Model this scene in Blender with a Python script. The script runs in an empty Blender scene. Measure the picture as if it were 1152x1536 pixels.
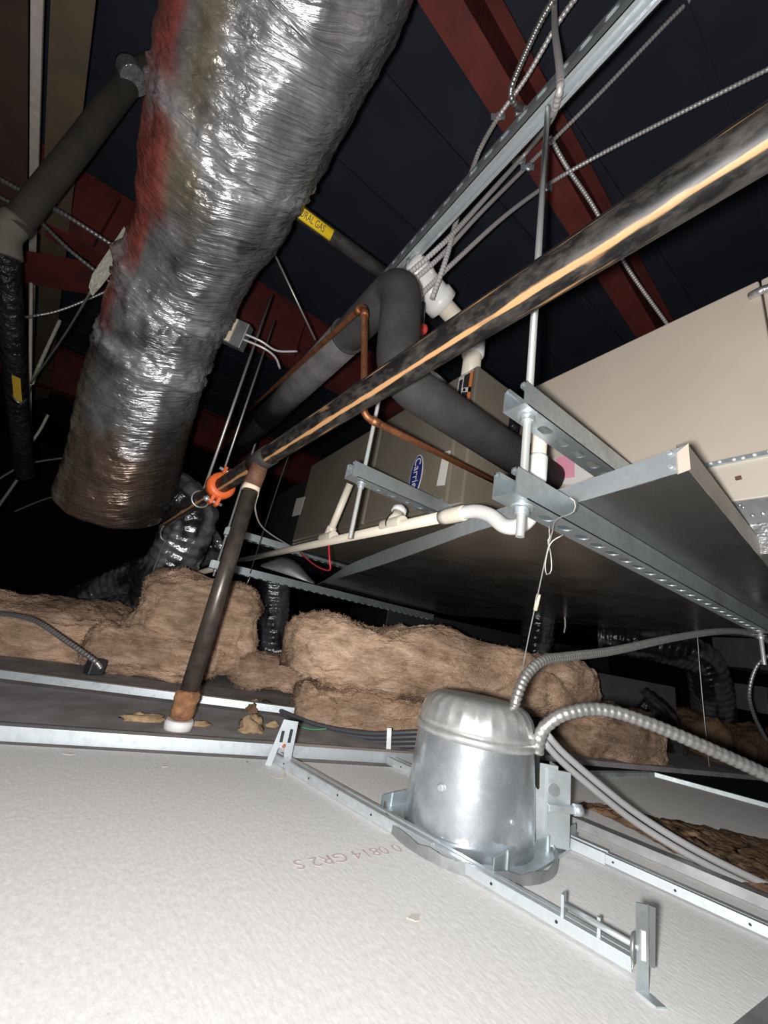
import bpy, bmesh, math, random
from mathutils import Vector, Matrix, noise
random.seed(7)
sc = bpy.context.scene
COL = sc.collection
V = Vector

# ------------------------------------------------------------------ camera
# photo pixels (1152x1536) -> directions. All coordinates below are relative to the camera
# (x along the hanger struts, y along the furnace, z up); CH lifts them so the board is z=0.
CH = 0.26
OFF = V((0, 0, CH))
F, CX, CY = 577.0, 576.0, 768.0
UP = V((319, -1726, F)).normalized()
SX = V((905, 361, F)); SX = (SX - UP * SX.dot(UP)).normalized()
SY = UP.cross(SX)
RC = V((SX.x, SY.x, UP.x)); DC = V((SX.y, SY.y, UP.y)); FC = V((SX.z, SY.z, UP.z))  # cam right, down, fwd in world
def ray(px, py): return RC * ((px - CX) / F) + DC * ((py - CY) / F) + FC      # forward depth 1
def onz(px, py, z): r = ray(px, py); return r * (z / r.z)
def onx(px, py, x): r = ray(px, py); return r * (x / r.x)
def ony(px, py, y): r = ray(px, py); return r * (y / r.y)
def ond(px, py, d): return ray(px, py) * d
def proj(p): return V((CX + F * p.dot(RC) / p.dot(FC), CY + F * p.dot(DC) / p.dot(FC)))
def line_at(a, d, px, lo=0.0, hi=3.0):
    """point of the line a+t*d whose photo column is px (columns fall with t)"""
    for _ in range(50):
        m_ = (lo + hi) / 2
        if proj(a + d * m_).x > px: lo = m_
        else: hi = m_
    return a + d * lo
FL = -CH                                                            # board level
cam_d = bpy.data.cameras.new('camera'); cam = bpy.data.objects.new('camera', cam_d); COL.objects.link(cam)
cam_d.sensor_fit = 'VERTICAL'; cam_d.sensor_height = 36.0; cam_d.lens = 36.0 * F / 1536.0
cam_d.clip_start = 0.01
M = Matrix((RC, -DC, -FC)).transposed().to_4x4(); M.translation = OFF; cam.matrix_world = M
sc.camera = cam

# ------------------------------------------------------------------ world, lamps, exposure
sc.view_settings.view_transform = 'Standard'; sc.view_settings.look = 'None'
sc.view_settings.gamma = 1.0; sc.view_settings.exposure = 0.0; sc.view_settings.use_curve_mapping = False
w = bpy.data.worlds.new('world'); sc.world = w; w.use_nodes = True
bg = w.node_tree.nodes['Background']; bg.inputs[0].default_value = (0.10, 0.13, 0.22, 1); bg.inputs[1].default_value = 0.045
def lamp(name, pos, power, size, color, smooth):
    l = bpy.data.lights.new(name, 'POINT'); l.energy = power; l.shadow_soft_size = size; l.color = color
    l.use_nodes = True; nt = l.node_tree; em = nt.nodes['Emission']
    fo = nt.nodes.new('ShaderNodeLightFalloff'); fo.inputs['Strength'].default_value = 1.0; fo.inputs['Smooth'].default_value = smooth
    nt.links.new(fo.outputs['Quadratic'], em.inputs['Strength'])
    o = bpy.data.objects.new(name, l); COL.objects.link(o); o.location = pos + OFF
    return o
lamp('phone_flash', RC * -0.03 + DC * 0.004 - FC * 0.01, 92.0, 0.012, (1.0, 0.98, 0.965), 0.75)

# ------------------------------------------------------------------ materials
MATS = {}
def nodes_of(name):
    m = bpy.data.materials.new(name); m.use_nodes = True
    nt = m.node_tree; return m, nt, nt.nodes['Principled BSDF']
def mat(name, col, rough=0.5, metal=0.0, col2=None, nscale=20, ndetail=4, bump=0.0, bscale=None, stretch=None, contrast=(0.35, 0.65),
        spec=0.5, rough2=None, coat=0.0, dirt=None, dscale=6, dcut=(0.55, 0.75), bdist=0.01):
    m, nt, b = nodes_of(name); N, L = nt.nodes, nt.links
    b.inputs['Base Color'].default_value = (*col, 1); b.inputs['Roughness'].default_value = rough
    b.inputs['Metallic'].default_value = metal; b.inputs['Specular IOR Level'].default_value = spec
    b.inputs['Coat Weight'].default_value = coat
    tc = N.new('ShaderNodeTexCoord'); mp = N.new('ShaderNodeMapping'); L.new(tc.outputs['Object'], mp.inputs[0])
    if stretch: mp.inputs['Scale'].default_value = stretch
    last = None
    if col2 or rough2 is not None:
        n = N.new('ShaderNodeTexNoise'); n.inputs['Scale'].default_value = nscale; n.inputs['Detail'].default_value = ndetail
        n.inputs['Roughness'].default_value = 0.6
        L.new(mp.outputs[0], n.inputs['Vector'])
        r = N.new('ShaderNodeMapRange'); r.inputs[1].default_value = contrast[0]; r.inputs[2].default_value = contrast[1]
        L.new(n.outputs[0], r.inputs[0])
        if col2:
            mx = N.new('ShaderNodeMix'); mx.data_type = 'RGBA'
            mx.inputs[6].default_value = (*col, 1); mx.inputs[7].default_value = (*col2, 1)
            L.new(r.outputs[0], mx.inputs[0]); L.new(mx.outputs[2], b.inputs['Base Color']); last = mx.outputs[2]
        if rough2 is not None:
            rr = N.new('ShaderNodeMapRange'); rr.inputs[3].default_value = rough; rr.inputs[4].default_value = rough2
            L.new(r.outputs[0], rr.inputs[0]); L.new(rr.outputs[0], b.inputs['Roughness'])
    if dirt:
        n2 = N.new('ShaderNodeTexNoise'); n2.inputs['Scale'].default_value = dscale; n2.inputs['Detail'].default_value = 6
        L.new(tc.outputs['Object'], n2.inputs['Vector'])
        r2 = N.new('ShaderNodeMapRange'); r2.inputs[1].default_value = dcut[0]; r2.inputs[2].default_value = dcut[1]
        L.new(n2.outputs[0], r2.inputs[0])
        mx2 = N.new('ShaderNodeMix'); mx2.data_type = 'RGBA'; mx2.inputs[7].default_value = (*dirt, 1); mx2.inputs[6].default_value = (*col, 1)
        if last: L.new(last, mx2.inputs[6])
        L.new(r2.outputs[0], mx2.inputs[0]); L.new(mx2.outputs[2], b.inputs['Base Color'])
    if bump:
        n3 = N.new('ShaderNodeTexNoise'); n3.inputs['Scale'].default_value = bscale or nscale; n3.inputs['Detail'].default_value = 5
        L.new(mp.outputs[0], n3.inputs['Vector'])
        bp = N.new('ShaderNodeBump'); bp.inputs['Strength'].default_value = bump; bp.inputs['Distance'].default_value = bdist
        L.new(n3.outputs[0], bp.inputs['Height']); L.new(bp.outputs[0], b.inputs['Normal'])
    MATS[name] = m; return m
G = mat
M_board = G('gypsum_board_paper', (.70, .695, .685), .9, col2=(.63, .625, .61), nscale=240, ndetail=3, bump=.24, bscale=230, spec=.12,
            dirt=(.44, .39, .33), dscale=85, dcut=(.71, .80), bdist=.0022, stretch=(1, .5, 1))
M_board_dark = G('dark_board_paper', (.36, .345, .345), .9, col2=(.25, .235, .23), nscale=14, spec=.1, bump=.2, bscale=150, bdist=.003)  # darker, mottled grey board paper for the strips beyond the front runner
M_galv = G('galvanised_steel', (.68, .76, .79), .40, .88, col2=(.54, .60, .62), nscale=55, rough2=.56, contrast=(.3, .7), dirt=(.46, .49, .49), dscale=9)
M_galv_bright = G('bright_galvanised_steel', (.70, .77, .80), .33, .72, col2=(.56, .60, .63), nscale=70, rough2=.5)
M_galv_dull = G('dull_galvanised_steel', (.36, .38, .38), .5, .7, col2=(.26, .27, .27), nscale=25)
M_pan = G('pan_sheet_steel', (.46, .47, .46), .22, .94, col2=(.38, .39, .38), nscale=6, rough2=.33, dirt=(.36, .32, .27), dscale=2.2, dcut=(.45, .8))
M_can = G('can_housing_steel', (.66, .70, .74), .20, .85, col2=(.52, .56, .60), nscale=38, rough2=.36, bump=.05, bscale=30)
M_canrough = G('crimped_can_steel', (.70, .71, .70), .38, .7, col2=(.55, .56, .55), nscale=60)
M_rod = None
M_blackpipe = G('black_steel_pipe', (.040, .037, .035), .42, .35, col2=(.085, .08, .075), nscale=22, dirt=(.19, .15, .11), dscale=38, dcut=(.64, .78), spec=.6)
M_drop = G('brown_black_pipe', (.062, .050, .042), .36, .45, col2=(.11, .09, .075), nscale=30, spec=.6)
M_rust = G('rusty_iron_fitting', (.19, .085, .045), .7, .1, col2=(.11, .05, .03), nscale=40, bump=.4, bscale=90)
M_tape = G('rust_stained_tape', (.40, .20, .09), .8, col2=(.20, .085, .04), nscale=55, bump=.7, bscale=60)
M_white = G('white_plastic', (.78, .78, .78), .5)
M_cream = G('cream_thread_tape', (.80, .66, .50), .7)
M_pvc = G('cream_pvc', (.78, .71, .60), .42, col2=(.72, .64, .52), nscale=9, dirt=(.45, .38, .30), dscale=25, dcut=(.68, .8))
M_pvcw = G('white_pvc', (.80, .80, .79), .38, col2=(.72, .71, .68), nscale=12)
M_orange = G('orange_painted_iron', (.90, .17, .035), .45, col2=(.78, .13, .03), nscale=30, coat=.2)
M_black_ins = G('black_foam_insulation', (.035, .034, .034), .75, col2=(.055, .053, .052), nscale=14, bump=.15, bscale=60, spec=.35)
M_grey_ins = G('dusty_grey_foam', (.12, .115, .115), .8, col2=(.075, .072, .072), nscale=16, spec=.2)
M_copper = G('copper_tube', (.56, .24, .11), .38, .85, col2=(.26, .10, .05), nscale=28, rough2=.6)
M_red = G('red_oxide_primer', (.165, .036, .028), .75, col2=(.115, .027, .023), nscale=9, dirt=(.06, .03, .03), dscale=5, spec=.2)
M_redd = M_red
M_purlin = G('brown_steel', (.15, .105, .065), .8, col2=(.10, .085, .06), nscale=7, spec=.2)
M_strip = G('pale_flange', (.62, .55, .50), .7, col2=(.5, .44, .4), nscale=20)
M_roof = G('black_roof_facing', (.030, .036, .052), .8, col2=(.022, .026, .038), nscale=3, spec=.2)
M_dark = G('dark_wall', (.016, .019, .028), .85, spec=.1)
M_furn = G('taupe_painted_steel', (.225, .195, .150), .42, .15, col2=(.19, .165, .13), nscale=5, spec=.5)
M_edge_highlight = G('taupe_edge_highlight', (.36, .32, .25), .4, .1)  # highlights on the furnace edges, put into the colour as a lighter taupe
M_furn_dark = G('dark_cabinet_steel', (.035, .036, .040), .5, .2)
M_coil = G('beige_painted_steel', (.55, .475, .39), .55, col2=(.51, .44, .36), nscale=4, spec=.35)
M_coil2 = G('pale_beige_steel', (.56, .50, .42), .5)
M_label_d = G('dark_label', (.03, .03, .032), .4)
M_label_o = G('orange_label', (.75, .22, .06), .45)
M_label_w = G('white_label', (.66, .64, .60), .55)
M_label_r = G('red_label', (.65, .06, .05), .5)
M_label_p = G('pink_label', (.72, .30, .40), .55)
M_label_b = G('blue_label', (.16, .17, .38), .55)
M_navy = G('navy_enamel', (.02, .03, .17), .3)
M_yellow = G('yellow_label', (.92, .62, .02), .5)
M_yellowd = G('dull_yellow_tag', (.55, .36, .03), .6)
M_scuff = G('brown_scuff', (.54, .49, .45), .9)
M_stain = G('tan_stain', (.56, .50, .40), .9)
M_ink = G('black_ink', (.012, .012, .012), .6)
M_stamp = G('faded_red_ink', (.50, .41, .42), .9)
M_conduit = G('flexible_conduit_steel', (.60, .59, .57), .36, .8, col2=(.48, .47, .45), nscale=60)
M_conduit_d = G('dim_conduit_steel', (.36, .36, .36), .42, .75)
M_mc = G('armoured_cable_steel', (.70, .66, .65), .42, .4)
M_grey_cable = G('grey_cable_jacket', (.34, .34, .34), .45)
M_dark_cable = G('dark_cable_jacket', (.06, .06, .07), .5)
M_green = G('green_wire', (.05, .28, .14), .5)
M_redwire = G('red_wire', (.6, .03, .04), .45)
M_wire = G('hanger_wire', (.55, .54, .52), .4, .7)
M_whitewire = G('white_wire', (.72, .68, .58), .5)
M_fabric = G('pale_fibre_strip', (.50, .48, .40), .95, col2=(.36, .35, .29), nscale=40, bump=.6, bscale=90)
M_canvas = G('canvas_coated_elbow', (.14, .13, .10), .8, col2=(.10, .092, .075), nscale=15)
M_vin = G('dark_insulated_pipe', (.040, .033, .026), .85, col2=(.028, .024, .020), nscale=12)
M_bfoil = G('black_foil', (.045, .047, .054), .22, .55, col2=(.02, .021, .025), nscale=10, bump=.9, bscale=38, bdist=.02)
M_grey_slab = G('dark_grey_liner', (.085, .082, .085), .85, col2=(.06, .058, .06), nscale=10)
M_soft = G('foil_tape', (.72, .72, .73), .3, .8, col2=(.5, .5, .52), nscale=30, bump=.6, bscale=50)

def threaded():
    m = G('threaded_zinc_rod', (.76, .78, .76), .42, .5); nt = m.node_tree; N, L = nt.nodes, nt.links
    tc = N.new('ShaderNodeTexCoord'); wv = N.new('ShaderNodeTexWave'); wv.bands_direction = 'Z'; wv.inputs['Scale'].default_value = 210
    L.new(tc.outputs['Object'], wv.inputs[0]); bp = N.new('ShaderNodeBump'); bp.inputs['Strength'].default_value = .5; bp.inputs['Distance'].default_value = .002
    L.new(wv.outputs[1], bp.inputs['Height']); L.new(bp.outputs[0], nt.nodes['Principled BSDF'].inputs['Normal']); return m
M_rod = threaded()
def sprinkler():
    # black pipe with long orange rust streaks along its length (object space, streaks follow the pipe's own axis)
    m, nt, b = nodes_of('rust_streaked_black_pipe'); N, L = nt.nodes, nt.links
    at = N.new('ShaderNodeAttribute'); at.attribute_name = 'Col'
    tc = N.new('ShaderNodeTexCoord'); n = N.new('ShaderNodeTexNoise'); n.inputs['Scale'].default_value = 55; n.inputs['Detail'].default_value = 6
    mp = N.new('ShaderNodeMapping'); mp.inputs['Scale'].default_value = (1, .14, 1); L.new(tc.outputs['Object'], mp.inputs[0]); L.new(mp.outputs[0], n.inputs['Vector'])
    ad = N.new('ShaderNodeMath'); ad.operation = 'MULTIPLY_ADD'; ad.inputs[1].default_value = 2.6; ad.inputs[2].default_value = -1.62
    sm = N.new('ShaderNodeMath'); sm.operation = 'ADD'
    L.new(n.outputs[0], ad.inputs[0]); L.new(at.outputs['Fac'], sm.inputs[1]); L.new(ad.outputs[0], sm.inputs[0])
    mr = N.new('ShaderNodeMapRange'); mr.inputs[1].default_value = .12; mr.inputs[2].default_value = .5; L.new(sm.outputs[0], mr.inputs[0])
    n2 = N.new('ShaderNodeTexNoise'); n2.inputs['Scale'].default_value = 48; n2.inputs['Detail'].default_value = 9; n2.inputs['Roughness'].default_value = .7
    mp2 = N.new('ShaderNodeMapping'); mp2.inputs['Scale'].default_value = (1, .45, 1); L.new(tc.outputs['Object'], mp2.inputs[0]); L.new(mp2.outputs[0], n2.inputs['Vector'])
    cr = N.new('ShaderNodeMapRange'); cr.inputs[1].default_value = .45; cr.inputs[2].default_value = .80; L.new(n2.outputs[0], cr.inputs[0])
    bm_ = N.new('ShaderNodeMix'); bm_.data_type = 'RGBA'; bm_.inputs[6].default_value = (.010, .0095, .009, 1); bm_.inputs[7].default_value = (.105, .094, .084, 1)
    L.new(cr.outputs[0], bm_.inputs[0])
    mx = N.new('ShaderNodeMix'); mx.data_type = 'RGBA'; mx.inputs[7].default_value = (.50, .27, .12, 1)
    L.new(bm_.outputs[2], mx.inputs[6]); L.new(mr.outputs[0], mx.inputs[0]); L.new(mx.outputs[2], b.inputs['Base Color'])
    b.inputs['Roughness'].default_value = .44; b.inputs['Metallic'].default_value = 0; b.inputs['Specular IOR Level'].default_value = .36
    return m
M_main = sprinkler()
def foilmat(name, bump=.42, vor=.12, vs_=26, metal=.62, rough=.24, stretch=(2.2, 26)):
    # aluminised film jacket: colour attribute carries where film is clear over brown paper or tinted pink
    m, nt, b = nodes_of(name); N, L = nt.nodes, nt.links
    at = N.new('ShaderNodeAttribute'); at.attribute_name = 'Col'
    tc = N.new('ShaderNodeTexCoord')
    n = N.new('ShaderNodeTexNoise'); n.inputs['Scale'].default_value = 16; n.inputs['Detail'].default_value = 8; n.inputs['Roughness'].default_value = .65
    L.new(tc.outputs['Object'], n.inputs['Vector'])
    mr = N.new('ShaderNodeMapRange'); mr.inputs[1].default_value = .3; mr.inputs[2].default_value = .7; mr.inputs[3].default_value = .55; mr.inputs[4].default_value = 1.35
    L.new(n.outputs[0], mr.inputs[0])
    mx = N.new('ShaderNodeMix'); mx.data_type = 'RGBA'; mx.blend_type = 'MULTIPLY'; mx.inputs[0].default_value = 1
    L.new(at.outputs['Color'], mx.inputs[6]); L.new(mr.outputs[0], mx.inputs[7]); L.new(mx.outputs[2], b.inputs['Base Color'])
    b.inputs['Metallic'].default_value = metal; b.inputs['Roughness'].default_value = rough
    # wrinkles: fine folds stretched round the duct (UV: u round, v along)
    uv = N.new('ShaderNodeUVMap'); uv.uv_map = 'UV'
    mp = N.new('ShaderNodeMapping'); mp.inputs['Scale'].default_value = (*stretch, 1); L.new(uv.outputs[0], mp.inputs[0])
    n1 = N.new('ShaderNodeTexNoise'); n1.inputs['Scale'].default_value = 3.0; n1.inputs['Detail'].default_value = 7; n1.inputs['Distortion'].default_value = .8; L.new(mp.outputs[0], n1.inputs['Vector'])
    vo = N.new('ShaderNodeTexVoronoi'); vo.feature = 'DISTANCE_TO_EDGE'; vo.inputs['Scale'].default_value = vs_
    L.new(tc.outputs['Object'], vo.inputs['Vector'])
    ad = N.new('ShaderNodeMath'); ad.operation = 'MULTIPLY_ADD'; ad.inputs[1].default_value = vor; L.new(vo.outputs[0], ad.inputs[0]); L.new(n1.outputs[0], ad.inputs[2])
    bp = N.new('ShaderNodeBump'); bp.inputs['Strength'].default_value = bump; bp.inputs['Distance'].default_value = .03
    L.new(ad.outputs[0], bp.inputs['Height']); L.new(bp.outputs[0], b.inputs['Normal'])
    return m
M_foil = foilmat('aluminised_film_jacket')
M_crumple = foilmat('crumpled_foil', 0.30, .25, 11, .78, .20, (1.0, 11))
M_blackfilm = foilmat('glossy_black_film', 0.25, .15, 11, .55, .20, (.8, 13))
def fibremat():
    m, nt, b = nodes_of('brown_fibreglass'); N, L = nt.nodes, nt.links
    tc = N.new('ShaderNodeTexCoord'); mp = N.new('ShaderNodeMapping'); mp.inputs['Scale'].default_value = (1, 1, 2.6); L.new(tc.outputs['Object'], mp.inputs[0])
    n = N.new('ShaderNodeTexNoise'); n.inputs['Scale'].default_value = 13; n.inputs['Detail'].default_value = 10; n.inputs['Roughness'].default_value = .72; n.inputs['Distortion'].default_value = .6
    L.new(mp.outputs[0], n.inputs['Vector'])
    cr = N.new('ShaderNodeValToRGB'); L.new(n.outputs[0], cr.inputs[0])
    e = cr.color_ramp.elements; e[0].position = .27; e[0].color = (.22, .135, .085, 1); e[1].position = .73; e[1].color = (.78, .58, .44, 1)
    k = e.new(.5); k.color = (.51, .345, .235, 1)
    nl = N.new('ShaderNodeTexNoise'); nl.inputs['Scale'].default_value = 5; nl.inputs['Detail'].default_value = 3; L.new(tc.outputs['Object'], nl.inputs['Vector'])
    ml = N.new('ShaderNodeMapRange'); ml.inputs[1].default_value = .32; ml.inputs[2].default_value = .68; ml.inputs[3].default_value = .62; ml.inputs[4].default_value = 1.18; L.new(nl.outputs[0], ml.inputs[0])
    xl = N.new('ShaderNodeMix'); xl.data_type = 'RGBA'; xl.blend_type = 'MULTIPLY'; xl.inputs[0].default_value = 1; L.new(cr.outputs[0], xl.inputs[6]); L.new(ml.outputs[0], xl.inputs[7])
    L.new(xl.outputs[2], b.inputs['Base Color']); b.inputs['Roughness'].default_value = .95; b.inputs['Specular IOR Level'].default_value = .1
    n2 = N.new('ShaderNodeTexNoise'); n2.inputs['Scale'].default_value = 60; n2.inputs['Detail'].default_value = 7; n2.inputs['Distortion'].default_value = 1.2; L.new(mp.outputs[0], n2.inputs['Vector'])
    bp = N.new('ShaderNodeBump'); bp.inputs['Strength'].default_value = .75; bp.inputs['Distance'].default_value = .012
    L.new(n2.outputs[0], bp.inputs['Height']); L.new(bp.outputs[0], b.inputs['Normal'])
    return m
M_fibre = fibremat()
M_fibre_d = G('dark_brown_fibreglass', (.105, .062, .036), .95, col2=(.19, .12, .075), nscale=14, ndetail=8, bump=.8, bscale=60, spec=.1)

# ------------------------------------------------------------------ mesh helpers
def spline(pts, step):
    pts = [V(p) for p in pts]
    if len(pts) == 2:
        n = max(1, int((pts[1] - pts[0]).length / step)); return [pts[0].lerp(pts[1], i / n) for i in range(n + 1)]
    P = [pts[0] * 2 - pts[1]] + pts + [pts[-1] * 2 - pts[-2]]; dense = []
    for i in range(1, len(P) - 2):
        a, b, c, d = P[i - 1:i + 3]
        for k in range(24):
            t = k / 24
            dense.append(.5 * (2 * b + (c - a) * t + (2 * a - 5 * b + 4 * c - d) * t * t + (3 * b - a - 3 * c + d) * t ** 3))
    dense.append(pts[-1])
    out = [dense[0]]; acc = 0.0; nxt = step
    for a, b in zip(dense, dense[1:]):
        l = (b - a).length
        while l > 1e-9 and acc + l >= nxt:
            out.append(a.lerp(b, (nxt - acc) / l)); nxt += step
        acc += l
    if (out[-1] - pts[-1]).length > step * .3: out.append(pts[-1])
    return out
def frames(pts):
    T = []
    for i in range(len(pts)):
        a = pts[max(0, i - 1)]; b = pts[min(len(pts) - 1, i + 1)]; T.append((b - a).normalized())
    ref = V((0, 0, 1)) if abs(T[0].z) < .9 else V((1, 0, 0))
    u = (ref - T[0] * ref.dot(T[0])).normalized(); out = []
    for t in T:
        u = (u - t * u.dot(t)).normalized(); out.append((t, u, t.cross(u)))
    return out
def fillet(pts, r, n=6):
    """round the corners of a polyline"""
    pts = [V(p) for p in pts]; out = [pts[0]]
    for a, b, c in zip(pts, pts[1:], pts[2:]):
        d1 = (a - b); d2 = (c - b); k = min(r, d1.length * .48, d2.length * .48)
        p, q = b + d1.normalized() * k, b + d2.normalized() * k
        for i in range(n + 1):
            t = i / n; out.append(p * (1 - t) ** 2 + b * 2 * t * (1 - t) + q * t * t)
    return out + [pts[-1]]
class MB:
    def __init__(s): s.v = []; s.f = []; s.sm = []
    def add(s, vs, fs, smooth=False):
        o = len(s.v); s.v += [V(v) for v in vs]; s.f += [[i + o for i in f] for f in fs]; s.sm += [smooth] * len(fs); return s
    def quadbox(s, c):   # 8 corners: bottom 4 then top 4
        return s.add(c, [(3, 2, 1, 0), (4, 5, 6, 7), (0, 1, 5, 4), (1, 2, 6, 5), (2, 3, 7, 6), (3, 0, 4, 7)])
    def box(s, lo, hi):
        (a, b, c), (d, e, g) = lo, hi
        return s.quadbox([(a, b, c), (d, b, c), (d, e, c), (a, e, c), (a, b, g), (d, b, g), (d, e, g), (a, e, g)])
    def bar(s, a, b, wd, ht, up=(0, 0, 1), off=(0, 0)):
        a, b = V(a), V(b); t = (b - a).normalized(); u = V(up); u = (u - t * u.dot(t)).normalized(); r = t.cross(u)
        a = a + r * off[0] + u * off[1]; b = b + r * off[0] + u * off[1]; w, h = r * wd / 2, u * ht / 2
        return s.quadbox([a - w - h, a + w - h, b + w - h, b - w - h, a - w + h, a + w + h, b + w + h, b - w + h])
    def prism(s, poly, vec):
        poly = [V(p) for p in poly]; vec = V(vec); n = len(poly)
        return s.add(poly + [p + vec for p in poly], [tuple(range(n))[::-1], tuple(range(n, 2 * n))] + [(i, (i + 1) % n, n + (i + 1) % n, n + i) for i in range(n)])
    def tube(s, pts, r, n=16, cap=True, smooth=True):
        pts = [V(p) for p in pts]; fr = frames(pts); vs = []; fs = []
        for i, (p, (t, u, w)) in enumerate(zip(pts, fr)):
            rr = r(i / (len(pts) - 1)) if callable(r) else (r[i] if isinstance(r, list) else r)
            for k in range(n):
                a = 2 * math.pi * k / n; vs.append(p + (u * math.cos(a) + w * math.sin(a)) * rr)
        for i in range(len(pts) - 1):
            for k in range(n):
                k2 = (k + 1) % n; fs.append((i * n + k, i * n + k2, (i + 1) * n + k2, (i + 1) * n + k))
        s.add(vs, fs, smooth)
        if cap:
            o = len(s.v) - len(vs); m = (len(pts) - 1) * n
            s.f += [[o + k for k in range(n)][::-1], [o + m + k for k in range(n)]]; s.sm += [False, False]
        return s
    def lathe(s, base, axis, prof, n=32, mod=None):
        axis = V(axis).normalized(); ref = V((0, 0, 1)) if abs(axis.z) < .9 else V((1, 0, 0))
        u = (ref - axis * ref.dot(axis)).normalized(); w = axis.cross(u); base = V(base); vs = []; fs = []
        for j, (r, z) in enumerate(prof):
            for k in range(n):
                a = 2 * math.pi * k / n; q = r * (mod(j, a) if mod else 1)
                vs.append(base + axis * z + (u * math.cos(a) + w * math.sin(a)) * q)
        for j in range(len(prof) - 1):
            for k in range(n):
                k2 = (k + 1) % n; fs.append((j * n + k, j * n + k2, (j + 1) * n + k2, (j + 1) * n + k))
        s.add(vs, fs, True); o = len(s.v) - len(vs); m = (len(prof) - 1) * n
        s.f += [[o + k for k in range(n)][::-1], [o + m + k for k in range(n)]]; s.sm += [False, False]
        return s
    def hexnut(s, c, axis, r, h):
        return s.lathe(V(c) - V(axis) * h / 2, axis, [(r * .93, 0), (r, h * .12), (r, h * .88), (r * .93, h)], 6)
    def build(s, name, m, parent=None, bevel=0, sub=0):
        me = bpy.data.meshes.new(name)
        if parent is not None: base = parent['_b']; base = V(base)
        else:
            xs = [v.x for v in s.v]; ys = [v.y for v in s.v]; zs = [v.z for v in s.v]
            base = V(((min(xs) + max(xs)) / 2, (min(ys) + max(ys)) / 2, min(zs)))
        me.from_pydata([v - base for v in s.v], [], s.f); me.polygons.foreach_set('use_smooth', s.sm)
        bm = bmesh.new(); bm.from_mesh(me); bmesh.ops.recalc_face_normals(bm, faces=bm.faces); bm.to_mesh(me); bm.free()
        me.materials.append(m)
        o = bpy.data.objects.new(name, me); COL.objects.link(o)
        o['_b'] = tuple(base)
        if parent is not None: o.parent = parent; o['_b'] = tuple(base)
        else: o.location = base + OFF
        if bevel:
            b = o.modifiers.new('bevel', 'BEVEL'); b.width = bevel; b.segments = 2; b.limit_method = 'ANGLE'
        return o
def thing(name, base, label, cat, group=None):
    o = bpy.data.objects.new(name, None); COL.objects.link(o); o.empty_display_size = .05
    o.location = V(base) + OFF; o['_b'] = tuple(base); return tag(o, label, cat, group)
def tag(o, label, cat, group=None):
    o['label'] = label; o['category'] = cat
    if group: o['group'] = group
    return o
def struct(o): o['kind'] = 'structure'; return o
def text(name, body, size, origin, xdir, ydir, m, parent, ext=.0004, align='CENTER', sx=1.0):
    c = bpy.data.curves.new(name, 'FONT'); c.body = body; c.size = size; c.extrude = ext; c.align_x = align; c.align_y = 'CENTER'
    t = bpy.data.objects.new(name + '_tmp', c); COL.objects.link(t)
    me = bpy.data.meshes.new_from_object(t.evaluated_get(bpy.context.evaluated_depsgraph_get()))
    bpy.data.objects.remove(t)
    x = V(xdir).normalized(); y = V(ydir); y = (y - x * y.dot(x)).normalized(); z = x.cross(y)
    base = V(parent['_b']) if parent else V(origin)
    for v in me.vertices: v.co = V(origin) + x * v.co.x * sx + y * v.co.y + z * v.co.z - base
    me.materials.clear(); me.materials.append(m)
    o = bpy.data.objects.new(name, me); COL.objects.link(o)
    if parent: o.parent = parent
    else: o.location = base + OFF
    return o
def pipe(name, pts, r, m, parent=None, n=16, step=None):
    if step: pts = spline(pts, step)
    return MB().tube(pts, r, n).build(name, m, parent)
def ribbed(pts, r, pitch, n=12, depth=.2):
    p = spline(pts, pitch / 4); prof = [1, 1, 1 - depth, 1 - depth * .7]
    return MB().tube(p, [r * prof[i % 4] for i in range(len(p))], n)
def fbm(p, sc_, oct_=5): return noise.fractal(V(p) * sc_, .6, 2.1, oct_)

# ------------------------------------------------------------------ room shell
def slab(name, poly, z0, z1, m):
    return struct(MB().prism([(x, y, z0) for x, y in poly], (0, 0, z1 - z0)).build(name, m))
ch_a, ch_b = onz(-60, 1108, FL), onz(640, 1148, FL)                  # front runner line
cdir = (ch_b - ch_a).normalized()
far = [onz(600, 1146, FL), onz(850, 1166, FL), onz(982, 1165, FL), onz(1152, 1212, FL)]
fdir = (far[3] - far[2]).normalized()
pE = far[3] + fdir * .6
pA = ch_a - cdir * 1.0
hx, hy = onz(1152, 1497, FL), onz(1104, 1536, FL)                    # grey panel edge, lower right corner
hd = (hy - hx).normalized(); hq1, hq2 = hx - hd * .12, hy + hd * .6
floor = slab('floor', [(pA.x, pA.y), (far[1].x, far[1].y), (far[2].x, far[2].y), (far[3].x, far[3].y), (pE.x, pE.y), (pE.x + .1, -.9), (-1.2, -.9)][:], FL - .016, FL, M_board)
MB().prism([(hq1.x, hq1.y, FL), (hq2.x, hq2.y, FL), (hq2.x + .3, hq2.y - .35, FL), (hq1.x + .3, hq1.y - .35, FL)], (0, 0, .0015)).build('access_panel_edge', M_galv_dull, floor)
text('board_stamp', '0 0814 GR2 S', .026, onz(527, 1283, FL + .0004), onz(450, 1298, FL) - onz(605, 1272, FL), onz(527, 1310, FL) - onz(527, 1270, FL), M_stamp, floor, .0002, sx=1.08)
for (px, py, r_) in ((622, 1377, .007), (105, 1131, .007), (247, 1150, .004)):
    c_ = onz(px, py, FL); MB().prism([c_ + V((math.cos(t) * r_ * (1 + .4 * math.sin(3 * t + px)), math.sin(t) * r_ * .7, 0)) for t in [k * .5236 for k in range(12)]], (0, 0, .0007)).build('paper_scuff', M_scuff, floor)
ring_ = [onz(px, py, FL) for px, py in ((370, 1142), (385, 1155), (400, 1160), (418, 1168), (428, 1163), (424, 1152))]
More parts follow.
